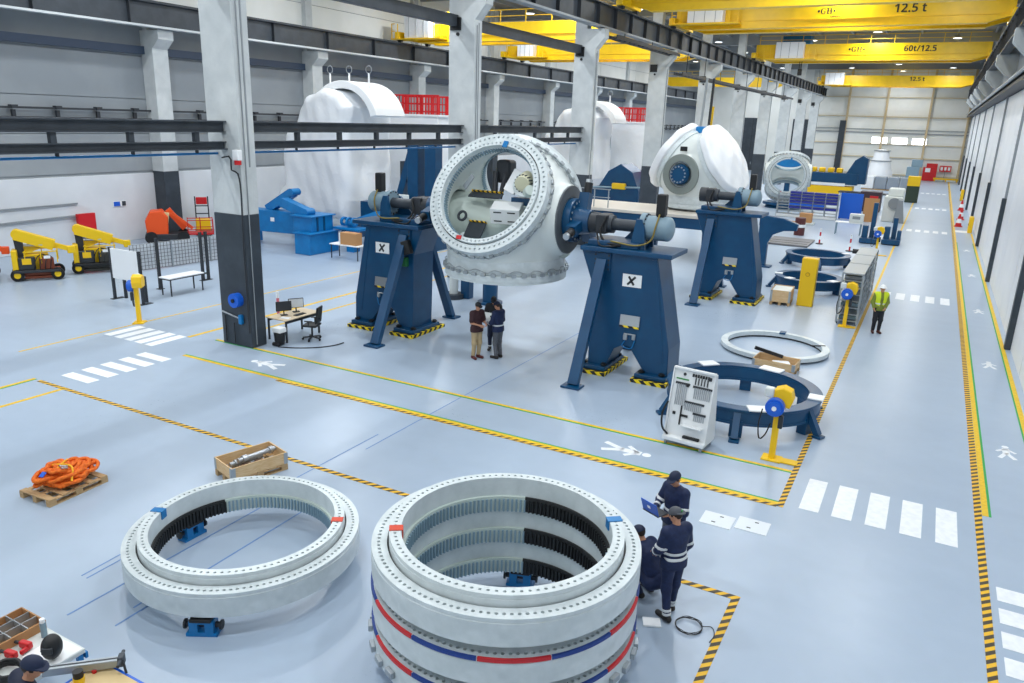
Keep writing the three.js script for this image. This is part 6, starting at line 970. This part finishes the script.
{ // blue jib post behind the second stand, poles of the festoon line
  const t = thing('jib_post', 'blue post with curved bracket behind the second hub stand', 'post', [-7.35, 0, -41.6]); nb().rbox(0, 0.04, 0, 0.9, 0.08, 0.7, 0.02).build('foot', M.blue, t); nb().rbox(-0.1, 1.2, 0, 0.5, 2.3, 0.4, 0.03).build('post', M.blue, t); nb().ext([[-0.35, 2.2], [0.1, 1.2], [0.35, 1.75], [0.9, 2.0], [1.5, 2.05], [1.55, 2.35], [0.8, 2.6], [-0.35, 2.7]], 0.35, mat4(0, 0, -0.175), 0.02).build('bracket', M.blue, t);
  for (const [x, z, x2, m, l, w] of [[-15.4, -58, -15.2, M.dark, 'dark slanting pole between the columns behind the wrapped hub', 0.16], [-16.2, -58, -15.7, M.galv, 'grey slanting pole beside the dark one behind the wrapped hub', 0.14]]) { const o = thing('festoon_pole', l, 'pole', [0, 0, 0], 0, 'poles behind the wrapped hub'); nb().bar([x, 0.02, z], [x2, 10.4, z], w, w, V(0, 0, 1)).build('pole', m, o); nb().box(x, 0.015, z, 0.5, 0.03, 0.5).build('foot', m, o); }
  const y = thing('yellow_strut', 'yellow slanting strut behind the wrapped hub', 'strut', [0, 0, 0]); nb().bar([-15.9, 0.05, -60], [-15.6, 8.5, -60], 0.2, 0.2, V(0, 0, 1)).build('strut', M.yellow, y); nb().box(-15.9, 0.02, -60, 0.5, 0.04, 0.5).build('foot', M.yellow, y);
}
// ------------------------------------------------------------ cluttered workbench at the lower left corner
{
  const BH = 0.85;
  const t = thing('workbench', 'white workbench with blue edge in the lower left corner', 'workbench', [-8.6, 0, -3.95]);
  nb().rbox(0.0, BH - 0.03, 0, 1.15, 0.06, 0.9, 0.01).build('top', M.offwhite, t); nb().box(0.0, BH - 0.1, -0.46, 1.15, 0.08, 0.03).build('blue_edge', M.blueLight, t); for (const x of [-0.52, 0.52]) for (const z of [-0.4, 0.4]) nb().box(x, (BH - 0.06) / 2, z, 0.06, BH - 0.06, 0.06).build('leg', M.blueLight, t);
  const t2 = thing('workbench', 'wooden topped workbench with blue frame at the lower edge', 'workbench', [-7.15, 0, -3.95]);
  nb().rbox(0, BH - 0.03, 0, 1.0, 0.05, 0.82, 0.01).build('top', std(0xd6bd8c, 0.6), t2); nb().box(0, BH - 0.04, -0.42, 1.06, 0.07, 0.03).box(-0.515, BH - 0.04, 0, 0.03, 0.07, 0.84).build('blue_edge', M.blueBright, t2); for (const x of [-0.45, 0.45]) for (const z of [-0.36, 0.36]) nb().box(x, (BH - 0.06) / 2, z, 0.06, BH - 0.06, 0.06).build('leg', M.blueLight, t2);
  const put = (name, label, cat, x, y, z, ry, parts) => { const o = thing(name, label, cat, [x, y, z], ry); for (const [n, b, m] of parts) b.build(n, m, o); return o; };
  // compartment box
  const cb = thing('compartment_box', 'cardboard box with grey dividers full of parts on the workbench', 'box', [-9.02, BH, -4.08], 0.0);
  nb().box(0, 0.01, 0, 0.5, 0.02, 0.6).build('bottom', M.card, cb); for (const [x, z, w, d] of [[-0.25, 0, 0.015, 0.6], [0.25, 0, 0.015, 0.6], [0, -0.3, 0.5, 0.015], [0, 0.3, 0.5, 0.015]]) nb().box(x, 0.06, z, w, 0.12, d).build('side', M.card, cb); for (const x of [-0.08, 0.08]) nb().box(x, 0.065, 0, 0.012, 0.12, 0.58).build('divider', M.galv, cb); for (const z of [-0.1, 0.1]) nb().box(0, 0.065, z, 0.48, 0.12, 0.012).build('divider', M.galv, cb);
  for (const [x, y, z, l] of [[-8.6, BH + 0.06, -4.04, 'red power tool on the workbench beside the compartment box'], [-8.58, BH + 0.06, -3.86, 'second red power tool nearer the cable reel']]) put('power_tool', l, 'tool', x, y, z, 0.2, [['body', nb().rbox(0, 0, 0, 0.16, 0.09, 0.07, 0.02), M.red], ['handle', nb().rbox(0.05, -0.02, 0.06, 0.05, 0.06, 0.12, 0.02), M.red], ['nozzle', nb().cyl([-0.08, 0, 0], [-0.16, 0, 0], 0.02), M.dark]]);
  put('spray_can', 'grey spray can standing on the workbench', 'can', -8.64, BH, -4.28, 0, [['can', nb().cyl([0, 0, 0], [0, 0.2, 0], 0.035), M.greyBlue], ['cap', nb().cyl([0, 0.2, 0], [0, 0.25, 0], 0.03), M.whitePaint]]);
  put('parts_tray', 'grey tray with small red and grey parts on the workbench', 'tray', -8.72, BH, -3.62, 0.0, [['tray', nb().rbox(0, 0.03, 0, 0.36, 0.06, 0.22, 0.01), M.grey], ['red_parts', nb().rbox(-0.08, 0.07, 0, 0.1, 0.05, 0.1, 0.02), M.red], ['white_parts', nb().rbox(0.08, 0.07, 0, 0.12, 0.05, 0.12, 0.02), M.whitePaint]]);
  { const o = thing('cable_reel', 'coil of black hose on the near end of the workbench', 'hose coil', [-8.32, BH, -3.68], 0); const pts = []; for (let k = 0; k < 80; k++) { const a = k * TAU / 20; pts.push(V((0.17 + 0.006 * Math.sin(k * 2.3)) * Math.cos(a), 0.03 + 0.02 * k / 20, (0.13 + 0.006 * Math.cos(k * 1.7)) * Math.sin(a))); } nb().tube(pts, 0.022, 300, 7).build('hose', M.black, o); }
  { const o = thing('drawing_sheets', 'large white drawing sheets spread on the workbench', 'paper', [-8.27, BH, -4.15], 0.0); nb().box(0, 0.004, 0, 0.48, 0.006, 0.42, 0.06).build('sheet', M.whitePaint, o); nb().box(-0.08, 0.009, -0.02, 0.2, 0.003, 0.008, 0.1).box(-0.02, 0.009, 0.05, 0.24, 0.003, 0.008, 0.1).build('printed_line', M.grey, o); }
  put('face_shield', 'black welding face shield on the workbench', 'face shield', -8.16, BH + 0.02, -4.1, 0.6, [['shell', nb().sph(0, 0.15, 0, 0.14, 0.8, 1.1, 0.9, 20, 14), M.black], ['window', nb().rbox(0.0, 0.17, 0.11, 0.12, 0.08, 0.04, 0.01), M.dark]]);
  put('aluminium_profile', 'long aluminium profile with clamp lying over both workbenches', 'profile', -7.68, BH + 0.02, -4.14, 0.75, [['profile', nb().rbox(0, 0.05, 0, 0.8, 0.1, 0.09, 0.01), M.galv], ['groove', nb().box(0, 0.101, 0.0, 0.78, 0.006, 0.02), M.dark], ['clamp', nb().rbox(0.42, 0.07, 0, 0.07, 0.13, 0.12, 0.02).cyl([0.42, 0.1, -0.12], [0.42, 0.1, 0.16], 0.02), M.steelDark], ['clamp_rod', nb().cyl([0.46, 0.14, 0.1], [0.5, 0.0, 0.16], 0.014), M.dark]]);
  put('glue_pot', 'black and yellow pot on the wooden workbench', 'pot', -7.55, BH, -4.02, 0, [['pot', nb().cyl([0, 0, 0], [0, 0.07, 0], 0.06), M.yellow], ['lid', nb().cyl([0, 0.07, 0], [0, 0.15, 0], 0.055), M.black]]);
  put('bottle_cap', 'small red cap on the wooden workbench', 'cap', -7.55, BH, -4.2, 0, [['cap', nb().cyl([0, 0, 0], [0, 0.03, 0], 0.025), M.red]]);
  put('blue_bar', 'blue bars lying on the wooden workbench', 'bar', -7.2, BH, -4.0, 0.6, [['bar', nb().rbox(0, 0.02, 0, 0.4, 0.03, 0.03, 0.005), M.blueBright], ['bar', nb().rbox(0.02, 0.02, 0.06, 0.4, 0.03, 0.03, 0.005), M.blue]]);
}
renderer.render(scene, camera);
